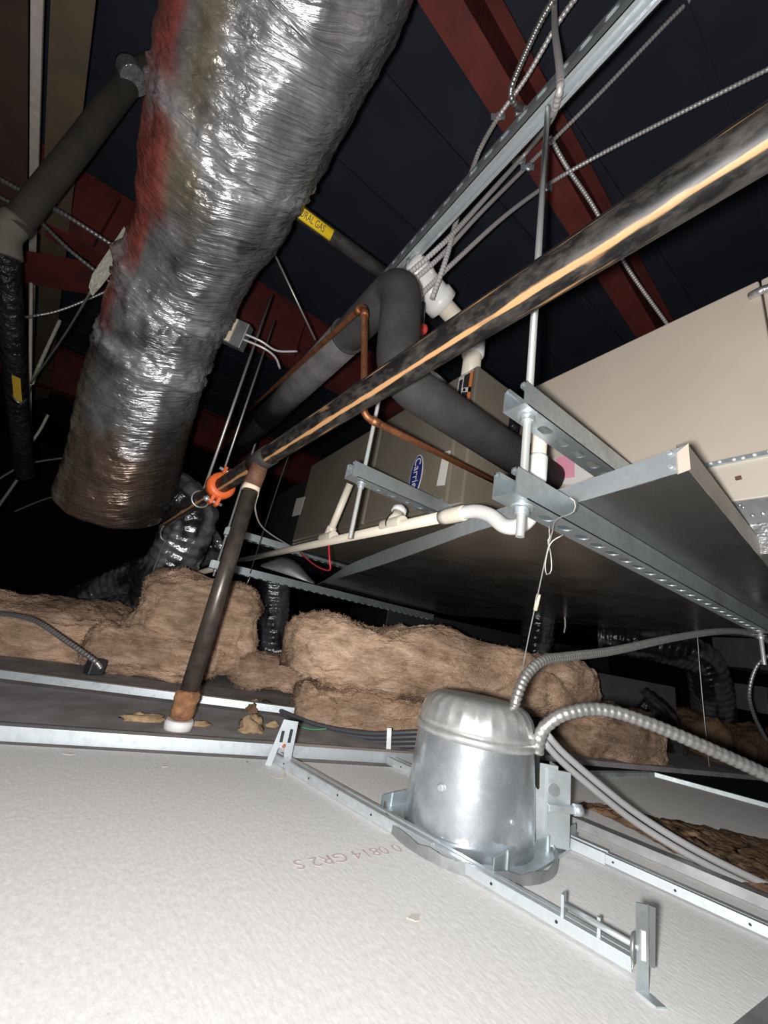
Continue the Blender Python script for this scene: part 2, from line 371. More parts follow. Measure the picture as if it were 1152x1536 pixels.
MB().tube(spline([p + V((0, 0, -.0022)) for p in ring_], .01), .003, 6).build('stain_ring', M_stain, floor)
slab('floor', [(-9, -1.5), (9, -1.5), (9, 9), (-9, 9)], FL - .06, FL - .03, M_dark)   # lower dark ceiling backs
ba, bb = onz(-80, 1008, FL), onz(455, 1075, FL); bd = (bb - ba).normalized()
slab('floor', [(pA.x, pA.y), (ch_b.x + .3, ch_b.y - .06), (bb.x + .5, bb.y + .05), (ba.x - .8, ba.y + .3)], FL - .022, FL - .008, M_board_dark)
slab('floor', [(ba.x - 1, ba.y + .3), (bb.x + .9, bb.y - .35), (3.2, .45), (3.2, 4.0), (-2, 4.0)], FL - .029, FL - .012, M_board_dark)
slab('ceiling', [(-9, -4), (9, -4), (9, 9), (-9, 9)], 2.30, 2.36, M_roof)
for nm, lo, hi in (('wall_far', (-9, 9, FL - .06), (9, 9.1, 2.36)), ('wall_left', (-9, -4, FL - .06), (-8.9, 9, 2.36)), ('wall_right', (8.9, -4, FL - .06), (9, 9, 2.36))):
    struct(MB().box(lo, hi).build(nm, M_dark))
# ribs of the roof facing
rib = None
for i in range(22):
    y = -1.5 + i * .42
    if rib is None:
        rib = MB().box((-7, y, 2.285), (7, y + .035, 2.301)).build('roof_rib', M_roof, bpy.data.objects['ceiling'])
    else:
        r2 = rib.copy(); COL.objects.link(r2); r2.location.y = i * .42

def runner(name, a, b, h, lip, side=1, m=None, holes=0):
    """light-gauge runner: upright web with a folded top and bottom flange"""
    t = (V(b) - V(a)).normalized(); r = t.cross(V((0, 0, 1))) * side; mb = MB(); e = .0016
    up = V((0, 0, 1)); a, b = V(a), V(b)
    mb.bar(a + up * h / 2, b + up * h / 2, e, h)
    mb.bar(a + up * h + r * lip / 2, b + up * h + r * lip / 2, lip, e)
    mb.bar(a + up * e + r * lip / 2, b + up * e + r * lip / 2, lip, e)
    mb.bar(a + up * (h - .004) + r * lip, b + up * (h - .004) + r * lip, e, .008)
    return struct(mb.build(name, m or M_galv_bright))
runner('trim_1', ch_a - cdir * .5, ch_b + cdir * .25, .021, .020, -1)
runner('trim_2', ba - bd * .5, onz(440, 1072, FL), .018, .020, -1)
runner('trim_3', far[1] - (far[2] - far[1]) * .6, far[2], .011, .014, -1, M_galv)
runner('trim_4', far[2], pE, .011, .014, -1, M_galv)

# ------------------------------------------------------------------ steel frame
def ibeam(name, a, b, depth, fw, label, tf=.012):
    a, b = V(a), V(b); t = (b - a).normalized(); up = V((0, 0, 1)); o = thing(name, (a + b) / 2, label, 'beam', 'red roof beams')
    MB().bar(a, b, fw, tf, off=(0, tf / 2)).build('bottom_flange', M_red, o)
    MB().bar(a, b, fw, tf, off=(0, depth - tf / 2)).build('top_flange', M_red, o)
    MB().bar(a, b, .009, depth - tf * 2, off=(0, depth / 2)).build('web', M_redd, o)
    for k in range(6):
        p = a.lerp(b, (k + .5) / 6)
        MB().bar(p + up * .012, p + up * (depth - .012), fw * .8, .008, up=t).build('stiffener', M_redd, o)
    return o
p0, p1 = onz(625, 0, 1.9), onz(950, 500, 1.9); d = (p1 - p0).normalized(); q = V((d.y, -d.x, 0))
ibeam('steel_beam', p0 + q * .05 - d * 1.5, p1 + q * .05 + d * 3.5, .36, .10, 'red steel roof beam crossing above the clipped armoured cables')
ibeam('steel_beam', (-2.6, 2.56, 1.80), (5, 2.44, 1.80), .45, .12, 'red steel roof beam with the grey junction box below its edge')
ibeam('steel_beam', (-3.2, 4.9, 1.80), (6, 4.8, 1.80), .45, .14, 'dim red steel roof beam deepest in the dark')
# brown purlin with pale bottom flange
a, b = onz(57, -40, 1.785), onz(45, 600, 1.785); pd = (b - a).normalized()
o = thing('roof_purlin', (a + b) / 2, 'brown steel purlin with a pale narrow bottom flange', 'purlin')
MB().bar(a - pd * 2, b, .032, .012).build('bottom_flange', M_strip, o)
w1 = onz(140, -40, 1.785); w2 = onz(72, 600, 1.785)
MB().prism([a - pd * 2 + V((.03, 0, .012)), b + V((.03, 0, .012)), w2 + V((0, 0, .03)), w1 - pd * 2 + V((0, 0, .03))], (0, 0, .004)).build('web', M_purlin, o)
w3 = onz(-120, -40, 1.79); w4 = onz(20, 600, 1.79)
MB().prism([a - pd * 2 + V((-.03, 0, .012)), b + V((-.03, 0, .012)), w4 + V((0, 0, .005)), w3 - pd * 2 + V((0, 0, .005))], (0, 0, .008)).build('top_panel', G('rust_brown_panel', (.085, .045, .032), .8, col2=(.06, .032, .025), nscale=6), o)
tag(MB().bar(ond(22, 398, 2.2), ond(215, 432, 2.25), .14, .10).build('steel_brace', M_redd), 'short dark red steel brace crossing under the purlin', 'brace')

# ------------------------------------------------------------------ slotted strut
def strut_mesh(a, b, open_dir, slots=True, w=.041, h=.041, e=.0026, pitch=.0508):
    a, b = V(a), V(b); t = (b - a).normalized(); o_ = V(open_dir); o_ = (o_ - t * o_.dot(t)).normalized(); s = t.cross(o_)
    mb = MB(); L_ = (b - a).length
    P = lambda x, y, z: a + t * x + s * y + o_ * z
    if slots:
        n = int(L_ / pitch); x0 = (L_ - n * pitch) / 2
        if x0 > 1e-4:
            for xa, xb in ((0, x0), (L_ - x0, L_)):
                mb.quadbox([P(xa, -w / 2, 0), P(xb, -w / 2, 0), P(xb, w / 2, 0), P(xa, w / 2, 0), P(xa, -w / 2, e), P(xb, -w / 2, e), P(xb, w / 2, e), P(xa, w / 2, e)])
        hl, hw = .0150, .0088; N_ = 16
        hole = []
        for k in range(N_):
            an = 2 * math.pi * (k + .5) / N_; c_, s_ = math.cos(an), math.sin(an)
            hole.append(((hl - hw) * (1 if c_ > 0 else -1) + hw * c_, hw * s_))
        rim = []
        for x, y in hole:
            an = math.atan2(y / hw, x / hl); c_, s_ = math.cos(an), math.sin(an); k_ = 1 / max(abs(c_), abs(s_)); rim.append((pitch / 2 * c_ * k_, w / 2 * s_ * k_))
        # force the rim to own the 4 corners
        for cx_, cy_ in ((1, 1), (-1, 1), (-1, -1), (1, -1)):
            j = min(range(N_), key=lambda i: (rim[i][0] - cx_ * pitch / 2) ** 2 + (rim[i][1] - cy_ * w / 2) ** 2); rim[j] = (cx_ * pitch / 2, cy_ * w / 2)
        for i in range(n):
            xc = x0 + (i + .5) * pitch; vs = []
            for z in (0, e):
                vs += [P(xc + x, y, z) for x, y in hole] + [P(xc + x, y, z) for x, y in rim]
            fs = []
            for k in range(N_):
                k2 = (k + 1) % N_
                fs += [(k, k2, N_ + k2, N_ + k), (2 * N_ + k2, 2 * N_ + k, 3 * N_ + k, 3 * N_ + k2), (k, 2 * N_ + k, 2 * N_ + k2, k2)]
            mb.add(vs, fs)
    else:
        mb.bar(a, b, w, e, up=o_, off=(0, e / 2))
    for sg in (-1, 1):
        mb.bar(a, b, e, h - e, up=o_, off=(sg * (w / 2 - e / 2), (h + e) / 2))
        mb.bar(a, b, .0095, e, up=o_, off=(sg * (w / 2 - .0048), h - e / 2))
        mb.bar(a, b, e, .007, up=o_, off=(sg * (w / 2 - .0095), h - .0048))
    return mb
def strut(a, b, open_dir, label, slots=True, m=None, group=None):
    return tag(strut_mesh(a, b, open_dir, slots).build('strut_channel', m or M_galv), label, 'strut', group)
RX, Z1, Z2 = .447, .218, .376                                         # hanger rod line, lower and upper strut levels
strut((.402, .332, Z1), (1.62, .332, Z1), (0, 0, 1), 'slotted galvanised strut under the drain pan with a wire looped around it')
strut((.418, .340, Z2), (1.5, .340, Z2), (0, 0, 1), 'slotted galvanised strut above the drain pan beside the beige cabinet')
strut((.405, .838, Z2 + .005), (1.5, .838, Z2 + .005), (0, 0, 1), 'galvanised strut crossing in front of the furnace logo')
strut((.405, 2.17, Z2 + .01), (1.55, 2.17, Z2 + .01), (0, 0, 1), 'galvanised strut under the far end of the furnace', m=M_galv)
strut((.385, 2.17, Z1 - .02), (1.95, 2.17, Z1 - .02), (0, 0, 1), 'long galvanised strut below the pointed end of the drain pan', m=M_galv)
o = thing('strut_rail', (.447, 1.5, 1.16), 'long double galvanised strut rail running overhead below the red beams', 'strut')
strut_mesh((.430, -.5, 1.226), (.430, 5.4, 1.226), (1, 0, 0), w=.036, h=.036).build('upper_channel', M_galv, o)
strut_mesh((.450, -.5, 1.210), (.450, 5.4, 1.210), (0, 0, -1), slots=False, w=.041, h=.026).build('lower_channel', M_galv_bright, o)

def rod(xy, z0, z1, r, label, nuts=(), m=None):
    o = thing('threaded_rod', (xy[0], xy[1], z0), label, 'rod', None)
    MB().tube([(xy[0], xy[1], z0), (xy[0], xy[1], z1)], r, 12).build('shaft', m or M_rod, o)
    for z in nuts:
        MB().lathe((xy[0], xy[1], z + r * 1.9), (0, 0, 1), [(r * 2.6, 0), (r * 2.6, r * .45)], 20).build('washer', M_galv_bright, o)
        MB().hexnut((xy[0], xy[1], z + r * .9), (0, 0, 1), r * 1.85, r * 1.9).build('nut', M_galv_bright, o)
    return o
rod((RX, .335), .172, 1.185, .0062, 'threaded hanger rod through both slotted struts beside the drain pan', (Z1 - .013, Z2 - .014))
rod((RX, .838), .225, 1.30, .0055, 'threaded hanger rod through the strut in front of the furnace logo', (Z2 - .011,))
rod((RX - .03, 2.17), .16, 1.17, .0055, 'threaded hanger rod at the far pair of struts', (Z1 - .033, Z2 - .003))
rod((1.66, .345), .13, .36, .0055, 'rod end at the far tip of the lower strut', (Z1 - .013,))
tag(MB().tube([ond(409, 375, 1.55), ond(473, 510, 1.75)], .0045, 8).build('brace_rod', M_wire), 'slanted thin brace rod near the gas pipe', 'rod')

# ------------------------------------------------------------------ sprinkler pipe
mn, mf = ond(1152, 206, .335), ond(393, 690, 1.08); md = (mf - mn).normalized()
mend = line_at(mn, md, 250)
o = thing('sprinkler_pipe', mf, 'black steel sprinkler main with long orange rust streaks', 'pipe')
P_ = spline([mn - md * .5, mend], .02); n = 48
mb = MB().tube(P_, .0262, n); main = mb.build('pipe', M_main, o)
ca = main.data.color_attributes.new('Col', 'FLOAT_COLOR', 'POINT'); fr = frames(P_)
for i, p in enumerate(P_):
    for k in range(n):
        t_, u, w_ = fr[i]; an = 2 * math.pi * k / n; nv = u * math.cos(an) + w_ * math.sin(an)
        view = (-p); view = (view - t_ * view.dot(t_)).normalized()
        s = (p - mn).dot(md)
        a1 = 2 * math.pi * (k / n)
        # three weathered lines at fixed angles round the pipe
        val = 0
        for c0, wd, am in ((-2.03, .16, 1.25), (-1.12, .09, .62), (3.02, .09, .62), (-2.45, .05, .25)):
            dd = (math.atan2(nv.z, nv.x) - c0 + math.pi) % (2 * math.pi) - math.pi
            val = max(val, am * math.exp(-(dd / wd) ** 2))
        ca.data[i * n + k].color = (val, val, val, 1)
tee = mf
MB().tube([tee - md * .052, tee + md * .052], .0285, 28).build('tee_body', M_blackpipe, o)
dq = onz(268, 1087, FL); dx, dy = dq.x, dq.y
dt = V((dx, dy, tee.z))
MB().tube([tee, V((tee.x * .6 + dx * .4, tee.y * .6 + dy * .4, tee.z - .045)), V((dx, dy, tee.z - .075))], [.022, .0235, .0245], 24).build('tee_branch', M_rust, o)
MB().tube([(dx, dy, tee.z - .075), (dx, dy, tee.z - .092)], .0235, 24).build('thread_tape', M_cream, o)
MB().tube([(dx, dy, tee.z - .09), (dx, dy, FL + .05)], .0205, 28).build('drop_pipe', M_drop, o)
MB().lathe((dx, dy, FL + .012), (0, 0, 1), [(.020, 0), (.026, .004), (.0265, .02), (.025, .032), (.028, .044), (.0265, .056), (.021, .061)], 28, mod=lambda j, a: 1 + .03 * math.sin(a * 5 + j)).build('wrapped_fitting', M_tape, o)
MB().lathe((dx, dy, FL - .01), (0, 0, 1), [(.030, 0), (.031, .015), (.0285, .021)], 32).build('escutcheon', M_white, o)
# grooved orange coupling
cc = line_at(mn, md, 331)
o = thing('pipe_coupling', cc, 'orange painted grooved coupling clamped on the black sprinkler pipe', 'coupling')
MB().lathe(cc - md * .024, md, [(.031, 0), (.040, .002), (.046, .008), (.046, .040), (.040, .046), (.031, .048)], 36).build('housing', M_orange, o)
sd = V((0, 0, 1)); sd = (sd - md * sd.dot(md)).normalized(); cr_ = md.cross(sd)
ear = (sd * .93 + cr_ * .1).normalized()
for sg in (-1, 1):
    e1 = ear * sg; per = md.cross(e1)
    for k in (-1, 1):
        MB().prism([cc + e1 * .040 + per * (.004 * k) - md * .018, cc + e1 * .072 + per * (.004 * k) - md * .012, cc + e1 * .072 + per * (.004 * k) + md * .012, cc + e1 * .040 + per * (.004 * k) + md * .018], per * .012 * k).build('bolt_pad', M_orange, o, bevel=.003)
    MB().tube([cc + e1 * .060 - per * .028, cc + e1 * .060 + per * .034], .0055, 10).build('bolt', M_galv_bright, o)
    MB().hexnut(cc + e1 * .060 + per * .024, per, .011, .010).build('nut', M_galv_bright, o)
# ring hanger
hc = line_at(mn, md, 301)
ring = [hc + (sd * math.cos(t * math.pi / 16) + cr_ * math.sin(t * math.pi / 16)) * .032 for t in range(33)]
hr = hc
rod((hr.x, hr.y), hc.z + .03, 1.42, .0055, 'threaded rod carrying the ring hanger of the sprinkler pipe', m=M_wire)
rod((hr.x + .06, hr.y + .1), hc.z + .12, 1.38, .0045, 'thin rod beside the ring hanger rod', m=M_wire)
tag(MB().tube(ring, .0035, 8, cap=False).build('ring_hanger', M_wire), 'thin steel ring hanger looped round the sprinkler pipe', 'hanger')

# ------------------------------------------------------------------ film-wrapped round duct
def wrapped_duct(name, pts, rads, label, nseg, step, wr, colf, joints=(), seed=0, closed_end=True, rip=0, per=.035):
    P_ = spline(pts, step); fr = frames(P_); L_ = len(P_); vs = []; fs = []
    arc = [0]
    for a, b in zip(P_, P_[1:]): arc.append(arc[-1] + (b - a).length)
    key = [0]
    for a, b in zip(pts, pts[1:]): key.append(key[-1] + (V(b) - V(a)).length)
    def rad(s):
        s = s / arc[-1] * key[-1]
        for i in range(len(key) - 1):
            if s <= key[i + 1] + 1e-6:
                t = (s - key[i]) / (key[i + 1] - key[i]); t = t * t * (3 - 2 * t); return rads[i] * (1 - t) + rads[i + 1] * t
        return rads[-1]
    cols = []
    for i, (p, (t, u, w_)) in enumerate(zip(P_, fr)):
        s = arc[i]; r0 = rad(s)
        jb = 0; jn = 0
        for js, jw, ja in joints:
            g_ = math.exp(-((s - js * arc[-1]) / jw) ** 2); jb = max(jb, g_); jn -= ja * g_
        for k in range(nseg):
            an = 2 * math.pi * k / nseg; c_, s_ = math.cos(an), math.sin(an)
            spi = s + .10 * r0 * math.sin(an * 1 + seed)
            q = V((c_ * .55, s_ * .55, spi * 9 + seed))
            fold = noise.fractal(V((c_ * .9 + seed, s_ * .9, spi * 26)), .55, 2.2, 4)
            big = noise.fractal(V((c_ * 1.2, s_ * 1.2, s * 3.2 + seed)), .6, 2, 3)
            cr_ = abs(noise.fractal(V((c_ * 3.2, s_ * 3.2, s * 14 + seed * 2)), .6, 2.1, 3))
            r = r0 * (1 + wr * (.32 * fold * (1 + 3.2 * jb) + .75 * big + 1.3 * jb * (cr_ - .25)) + jn)
            if rip: r += r0 * rip * math.sin(2 * math.pi * s / per + 2.2 * noise.noise(V((c_ * 1.5, s_ * 1.5, s * 5 + seed)))) * (.6 + .8 * abs(noise.noise(V((c_ * 2, s_ * 2, s * 9)))))
            nv = u * c_ + w_ * s_
            vs.append(p + nv * r); cols.append(colf(s / arc[-1], nv, p + nv * r, big, fold))
    for i in range(L_ - 1):
        for k in range(nseg):
            k2 = (k + 1) % nseg; fs.append((i * nseg + k, i * nseg + k2, (i + 1) * nseg + k2, (i + 1) * nseg + k))
    if closed_end:
        # puckered end: rings shrinking towards the axis
        last = (L_ - 1) * nseg; t = fr[-1][0]; base = len(vs); m_ = last
        for j in range(1, 7):
            f_ = math.cos(j / 6 * 1.45); dz = math.sin(j / 6 * 1.45) * rad(arc[-1]) * .22
            o0 = len(vs)
            for k in range(nseg):
                v0 = vs[last + k] - P_[-1]; vs.append(P_[-1] + v0 * f_ + t * dz); cols.append(cols[last + k])
            for k in range(nseg):
                k2 = (k + 1) % nseg; fs.append((m_ + k, m_ + k2, o0 + k2, o0 + k))
            m_ = o0
        fs.append([m_ + k for k in range(nseg)])
    mb = MB().add(vs, fs, True)
    return mb, cols, nseg, arc
def finish_duct(mb, cols, nseg, arc, name, m, parent=None):
    o = mb.build(name, m, parent); me = o.data
    ca = me.color_attributes.new('Col', 'FLOAT_COLOR', 'POINT')
    for i, c in enumerate(cols): ca.data[i].color = (*c, 1)
    uv = me.uv_layers.new(name='UV')
    for lp in me.loops:
        i, k = divmod(lp.vertex_index, nseg)
        s = arc[min(i, len(arc) - 1)]; a = 2 * math.pi * k / nseg
        uv.data[lp.index].uv = (math.cos(a) + .3 * math.sin(2 * a), s * 1.0 + .06 * math.sin(a))
    return o
def lerp3(a, b, t): t = max(0, min(1, t)); return tuple(a[i] * (1 - t) + b[i] * t for i in range(3))
def sstep(a, b, x): t = max(0, min(1, (x - a) / (b - a))); return t * t * (3 - 2 * t)
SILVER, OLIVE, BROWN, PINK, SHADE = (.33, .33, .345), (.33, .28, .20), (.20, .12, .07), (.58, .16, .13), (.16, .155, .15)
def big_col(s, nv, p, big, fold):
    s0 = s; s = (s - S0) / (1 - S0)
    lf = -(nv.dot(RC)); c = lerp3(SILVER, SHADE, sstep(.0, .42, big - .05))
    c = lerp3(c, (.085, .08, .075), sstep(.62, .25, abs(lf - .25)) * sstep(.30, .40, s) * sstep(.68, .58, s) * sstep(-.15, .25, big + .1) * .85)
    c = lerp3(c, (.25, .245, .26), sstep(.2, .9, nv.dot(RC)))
    # pink tint on the left flank, nearer half
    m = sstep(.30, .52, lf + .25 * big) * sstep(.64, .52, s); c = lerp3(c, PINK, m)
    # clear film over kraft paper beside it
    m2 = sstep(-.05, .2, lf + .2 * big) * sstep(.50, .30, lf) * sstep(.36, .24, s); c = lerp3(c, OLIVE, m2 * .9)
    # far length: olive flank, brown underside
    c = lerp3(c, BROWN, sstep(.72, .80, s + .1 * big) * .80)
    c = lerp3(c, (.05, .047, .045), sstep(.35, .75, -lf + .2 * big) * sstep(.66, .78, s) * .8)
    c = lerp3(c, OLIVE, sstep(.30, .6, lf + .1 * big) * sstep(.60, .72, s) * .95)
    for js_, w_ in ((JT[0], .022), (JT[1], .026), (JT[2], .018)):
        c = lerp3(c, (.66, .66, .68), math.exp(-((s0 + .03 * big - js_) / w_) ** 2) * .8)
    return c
path = [(572, -400, .64), (490, -170, .745), (455, -70, .80), (430, 0, .85), (385, 130, .95), (341, 250, 1.07), (295, 380, 1.25), (255, 470, 1.38), (213, 600, 1.55), (176, 745, 1.75)]
pts = [ond(*p) for p in path]
_P = spline(pts, .0085); JT = [min(range(len(_P)), key=lambda i: abs(proj(_P[i]).y - yy)) / (len(_P) - 1) for yy in (208, 440, 525)]
S0 = min(range(len(_P)), key=lambda i: abs(proj(_P[i]).y + 70)) / (len(_P) - 1)
rads = [.225, .226, .227, .226, .219, .201, .176, .186, .196, .222]
o = thing('foil_duct', pts[-1], 'large round duct wrapped in wrinkled silver film with red and brown patches', 'duct')
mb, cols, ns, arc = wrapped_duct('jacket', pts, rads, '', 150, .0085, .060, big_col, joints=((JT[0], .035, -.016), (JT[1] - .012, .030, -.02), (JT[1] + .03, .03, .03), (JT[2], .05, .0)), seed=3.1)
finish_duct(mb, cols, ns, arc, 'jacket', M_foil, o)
TOT = arc[-1]
def ring_on(s, wdt, name, m, tilt=0, rr=1.015, arc_=(0, 2 * math.pi)):
    P2 = spline(pts, .0085); i = min(range(len(arc)), key=lambda j: abs(arc[j] - s * TOT)); fr = frames(P2)[i]
    base = [mb.v[i * ns + k] for k in range(ns)]; vs = []
    K = [k for k in range(ns + 1) if arc_[0] <= 2 * math.pi * k / ns <= arc_[1] + 1e-6]
    for k in K:
        dlt = base[k % ns] - P2[i]; sh = fr[0] * tilt * math.cos(2 * math.pi * k / ns)
        vs += [P2[i] + dlt * rr + sh - fr[0] * wdt / 2, P2[i] + dlt * (rr + .004) + sh, P2[i] + dlt * rr + sh + fr[0] * wdt / 2]
    fs = []
    for j in range(len(K) - 1): fs += [(3 * j, 3 * j + 1, 3 * j + 4, 3 * j + 3), (3 * j + 1, 3 * j + 2, 3 * j + 5, 3 * j + 4)]
    return MB().add(vs, fs, True).build(name, m, o)
ring_on(JT[1] + .02, .010, 'tie_band', M_soft, .0, 1.008)

# take-off elbow below the duct and dark flexes
def flex_col(s, nv, p, big, fold): return lerp3((.62, .62, .65), (.10, .10, .11), sstep(-.1, .35, big))
def flex(name, pts_, r, label, m=M_crumple, group=None, seed=1.0, colf=flex_col, wr=.10, n_=64, rip=.03, per=.05):
    mb, cols, ns_, arc_ = wrapped_duct(name, pts_, [r] * len(pts_), label, n_, .006, wr, colf, seed=seed, rip=rip, per=per)
    ob = finish_duct(mb, cols, ns_, arc_, name, m); return tag(ob, label, 'duct', group)
flex('foil_elbow', [ond(222, 738, 1.98), ond(258, 742, 2.05), ond(287, 772, 2.08), ond(270, 822, 2.10), ond(240, 880, 2.12), ond(215, 960, 2.15)], .135, 'shiny crumpled foil elbow dropping from the big wrapped duct', seed=5)
dark_col = lambda s, nv, p, big, fold: lerp3((.16, .16, .18), (.03, .03, .035), sstep(-.35, .15, big))
flex('flexible_duct', [ond(330, 818, 2.92), ond(285, 832, 2.88), ond(200, 868, 2.85), ond(120, 905, 2.9)], .125, 'dark foil flexible duct lying behind the crumpled elbow', seed=8, colf=flex_col)
flex('flexible_duct', [ond(150, 935, 2.45), ond(250, 918, 2.45), ond(340, 935, 2.45)], .15, 'black flexible duct lying between the brown insulation heaps', seed=9, colf=lambda *a: (.030, .027, .025), m=M_grey_slab)
flex('flexible_duct', [ond(412, 870, 2.35), ond(410, 920, 2.3), ond(405, 990, 2.3)], .095, 'ribbed black foil duct standing in the gap between insulation heaps', seed=11, colf=dark_col, wr=.09, m=M_blackfilm, rip=.035, per=.034)
flex('flexible_duct', [ond(812, 905, 2.1), ond(806, 950, 2.1), ond(800, 1010, 2.1)], .085, 'ribbed black foil duct behind the wire and the large insulation heap', seed=12, colf=dark_col, wr=.09, m=M_blackfilm, rip=.035, per=.034)
flex('flexible_duct', [ond(900, 955, 2.3), ond(980, 965, 2.2), ond(1045, 985, 2.15), ond(1065, 1030, 2.15), ond(1070, 1090, 2.2)], .10, 'black foil duct bending down behind the thin ceiling wire', seed=14, colf=dark_col, wr=.09, m=M_blackfilm, rip=.035, per=.034)
flex('flexible_duct', [ond(955, 1050, 2.0), ond(985, 1075, 1.95), ond(1000, 1110, 1.95), ond(990, 1150, 2.0)], .085, 'small black foil duct end beside the dark insulation block', seed=15, colf=dark_col, wr=.09, m=M_blackfilm, rip=.035, per=.034)
def darkbox(name, c, s, label, cat, m=M_furn_dark, rz=0):
    mb = MB(); R_ = Matrix.Rotation(rz, 3, 'Z'); c = V(c); x, y, z = s[0] / 2, s[1] / 2, s[2] / 2
    mb.quadbox([c + R_ @ V(q) for q in ((-x, -y, -z), (x, -y, -z), (x, y, -z), (-x, y, -z), (-x, -y, z), (x, -y, z), (x, y, z), (-x, y, z))])
    return tag(mb.build(name, m, bevel=.004), label, cat)

# ------------------------------------------------------------------ furnace
fx, fy0, fy1, fz0, fz1, fxb = .75, .77, 2.07, .415, .915, 1.42
o = thing('furnace', (1.08, 1.4, fz0), 'taupe horizontal gas furnace hung on struts, blue oval badge on its door', 'furnace')
MB().box((fx, fy0, fz0), (fxb, fy1, fz1)).build('casing', M_furn, o, bevel=.006)
MB().box((fx - .012, fy0 + .055, fz0 + .012), (fx + .004, 1.30, fz1 - .012)).build('door', M_furn, o, bevel=.007)
MB().box((fx - .012, 1.31, fz0 + .012), (fx + .004, fy1 - .02, fz1 - .012)).build('blower_door', M_furn, o, bevel=.007)
MB().bar((fx - .014, fy0 + .062, fz0 + .02), (fx - .014, fy0 + .062, fz1 - .02), .007, .007).build('door_flange', M_edge_highlight, o, bevel=.002)
MB().bar((.86, fy0 - .004, fz0 + .005), (.86, fy0 - .004, fz1 - .005), .006, .008).build('end_seam', M_edge_highlight, o)
MB().bar((fx - .006, fy0 + .018, fz0 + .01), (fx - .006, fy0 + .018, fz1 - .01), .006, .012).build('casing_edge', M_edge_highlight, o)
MB().bar((fx - .013, fy0 + .07, fz0 + .018), (fx - .013, fy0 + .20, fz0 + .018), .012, .016).build('door_latch', M_galv, o, bevel=.003)
XF = fx - .0135
def facequad(name, c4, m, parent, x=XF, th=.0012):
    return MB().prism([onx(px, py, x) for px, py in c4], (-th, 0, 0)).build(name, m, parent)
lab = facequad('rating_label', ((689, 566), (711, 554), (702, 619), (682, 609)), M_label_d, o)
def sub_quad(c4, u0, u1, v0, v1):
    def at(u, v):
        a = (c4[0][0] * (1 - u) + c4[1][0] * u, c4[0][1] * (1 - u) + c4[1][1] * u); b = (c4[3][0] * (1 - u) + c4[2][0] * u, c4[3][1] * (1 - u) + c4[2][1] * u)
        return (a[0] * (1 - v) + b[0] * v, a[1] * (1 - v) + b[1] * v)
    return [at(u0, v0), at(u1, v0), at(u1, v1), at(u0, v1)]
Q = ((689, 566), (711, 554), (702, 619), (682, 609))
for u0, u1, v0, v1, m in ((.78, .98, .02, .98, M_label_o), (.0, .06, .0, 1, M_label_w), (.3, .36, .0, 1, M_label_w), (.0, 1, .0, .03, M_label_w), (.36, .98, .40, .52, M_label_w), (.42, .6, .42, .5, M_label_r), (.04, .3, .05, .12, M_label_w)):
    MB().prism([onx(px, py, XF - .0012) for px, py in sub_quad(Q, u0, u1, v0, v1)], (-.0006, 0, 0)).build('label_print', m, lab)
facequad('data_plate', ((665, 678), (676, 676), (667, 728), (655, 729)), M_label_w, o)
facequad('data_plate', ((445, 748), (458, 745), (450, 772), (438, 775)), M_label_w, o)
lc = onx(624.5, 713, XF); lt = onx(628, 692, XF); ly, lz = .040, .083
def ell(a, b, x, th, m, name, par):
    return MB().prism([(x, lc.y + math.cos(t * math.pi / 20) * a, lc.z + math.sin(t * math.pi / 20) * b) for t in range(40)], (-th, 0, 0)).build(name, m, par)
bdg = ell(.033, .080, XF, .002, M_label_w, 'badge', o)
ell(.030, .076, XF - .002, .0008, M_navy, 'badge_field', bdg)
text('badge_lettering', 'Carrier', .045, V((XF - .0032, lc.y, lc.z)), (0, 0, -1), (0, -1, 0), M_label_w, bdg)
MB().box((fx + .02, fy1, fz0 - .01), (fxb - .02, fy1 + .75, fz1 - .06)).build('return_plenum', M_furn_dark, o, bevel=.004)
MB().tube(spline([ony(765, 590, fy0 - .006), ony(772, 625, fy0 - .008), ony(766, 668, fy0 - .006)], .01), .022, 10).build('sealing_tape', M_bfoil, o)

# coil cabinet
cx0, cx1 = .95, 1.42
ctop, cseam, cbot = .905, .475, .385
o = thing('coil_cabinet', (1.18, .35, cbot), 'large beige sheet-metal cabinet joined to the furnace end', 'cabinet')
MB().box((cx0, .125, cseam), (cx1, .72, ctop)).build('upper_casing', M_coil, o, bevel=.004)
MB().box((cx0 + .002, -.45, cseam), (cx1, .122, ctop)).build('plenum_casing', M_coil, o, bevel=.004)
MB().box((cx0 + .004, -.45, cbot), (cx1, .72, cseam - .003)).build('lower_casing', M_coil2, o, bevel=.003)
MB().box((cx0 - .004, -.45, cseam - .006), (cx0 + .01, .40, cseam + .004)).build('seam_strip', M_galv, o)
for k in range(22):
    p = V((cx0 - .005, -.1 + k * .018 + random.uniform(-.004, .004), cseam - .001 + random.uniform(-.003, .003)))
    MB().lathe(p, (-1, 0, 0), [(.004, 0), (.003, .0025), (.001, .0035)], 8).build('sealant_bead', M_pvcw, o)
MB().box((cx0 + .006, -.45, .305), (cx1, .70, cbot - .001)).build('base_flange', M_galv_dull, o)
for k in range(26):
    p = V((cx0 + .006, random.uniform(.02, .24), random.uniform(.312, .38)))
    MB().lathe(p, (-1, 0, 0), [(.004, 0), (.003, .002), (.001, .003)], 8).build('water_drop', M_soft, o)
c_ = onx(1144, 438, cx0 - .003)
MB().tube(spline([c_ + V((0, .02, .004)), c_ + V((-.006, 0, 0)), c_ + V((0, -.03, -.002))], .006), .009, 8).build('foil_patch', M_soft, o)
c_ = onx(1143, 850, cx0 - .001)
MB().box((cx0 - .004, c_.y - .16, .27), (cx0 + .008, c_.y + .035, .33)).build('foil_tape', M_soft, o)
XC = cx0 - .0005
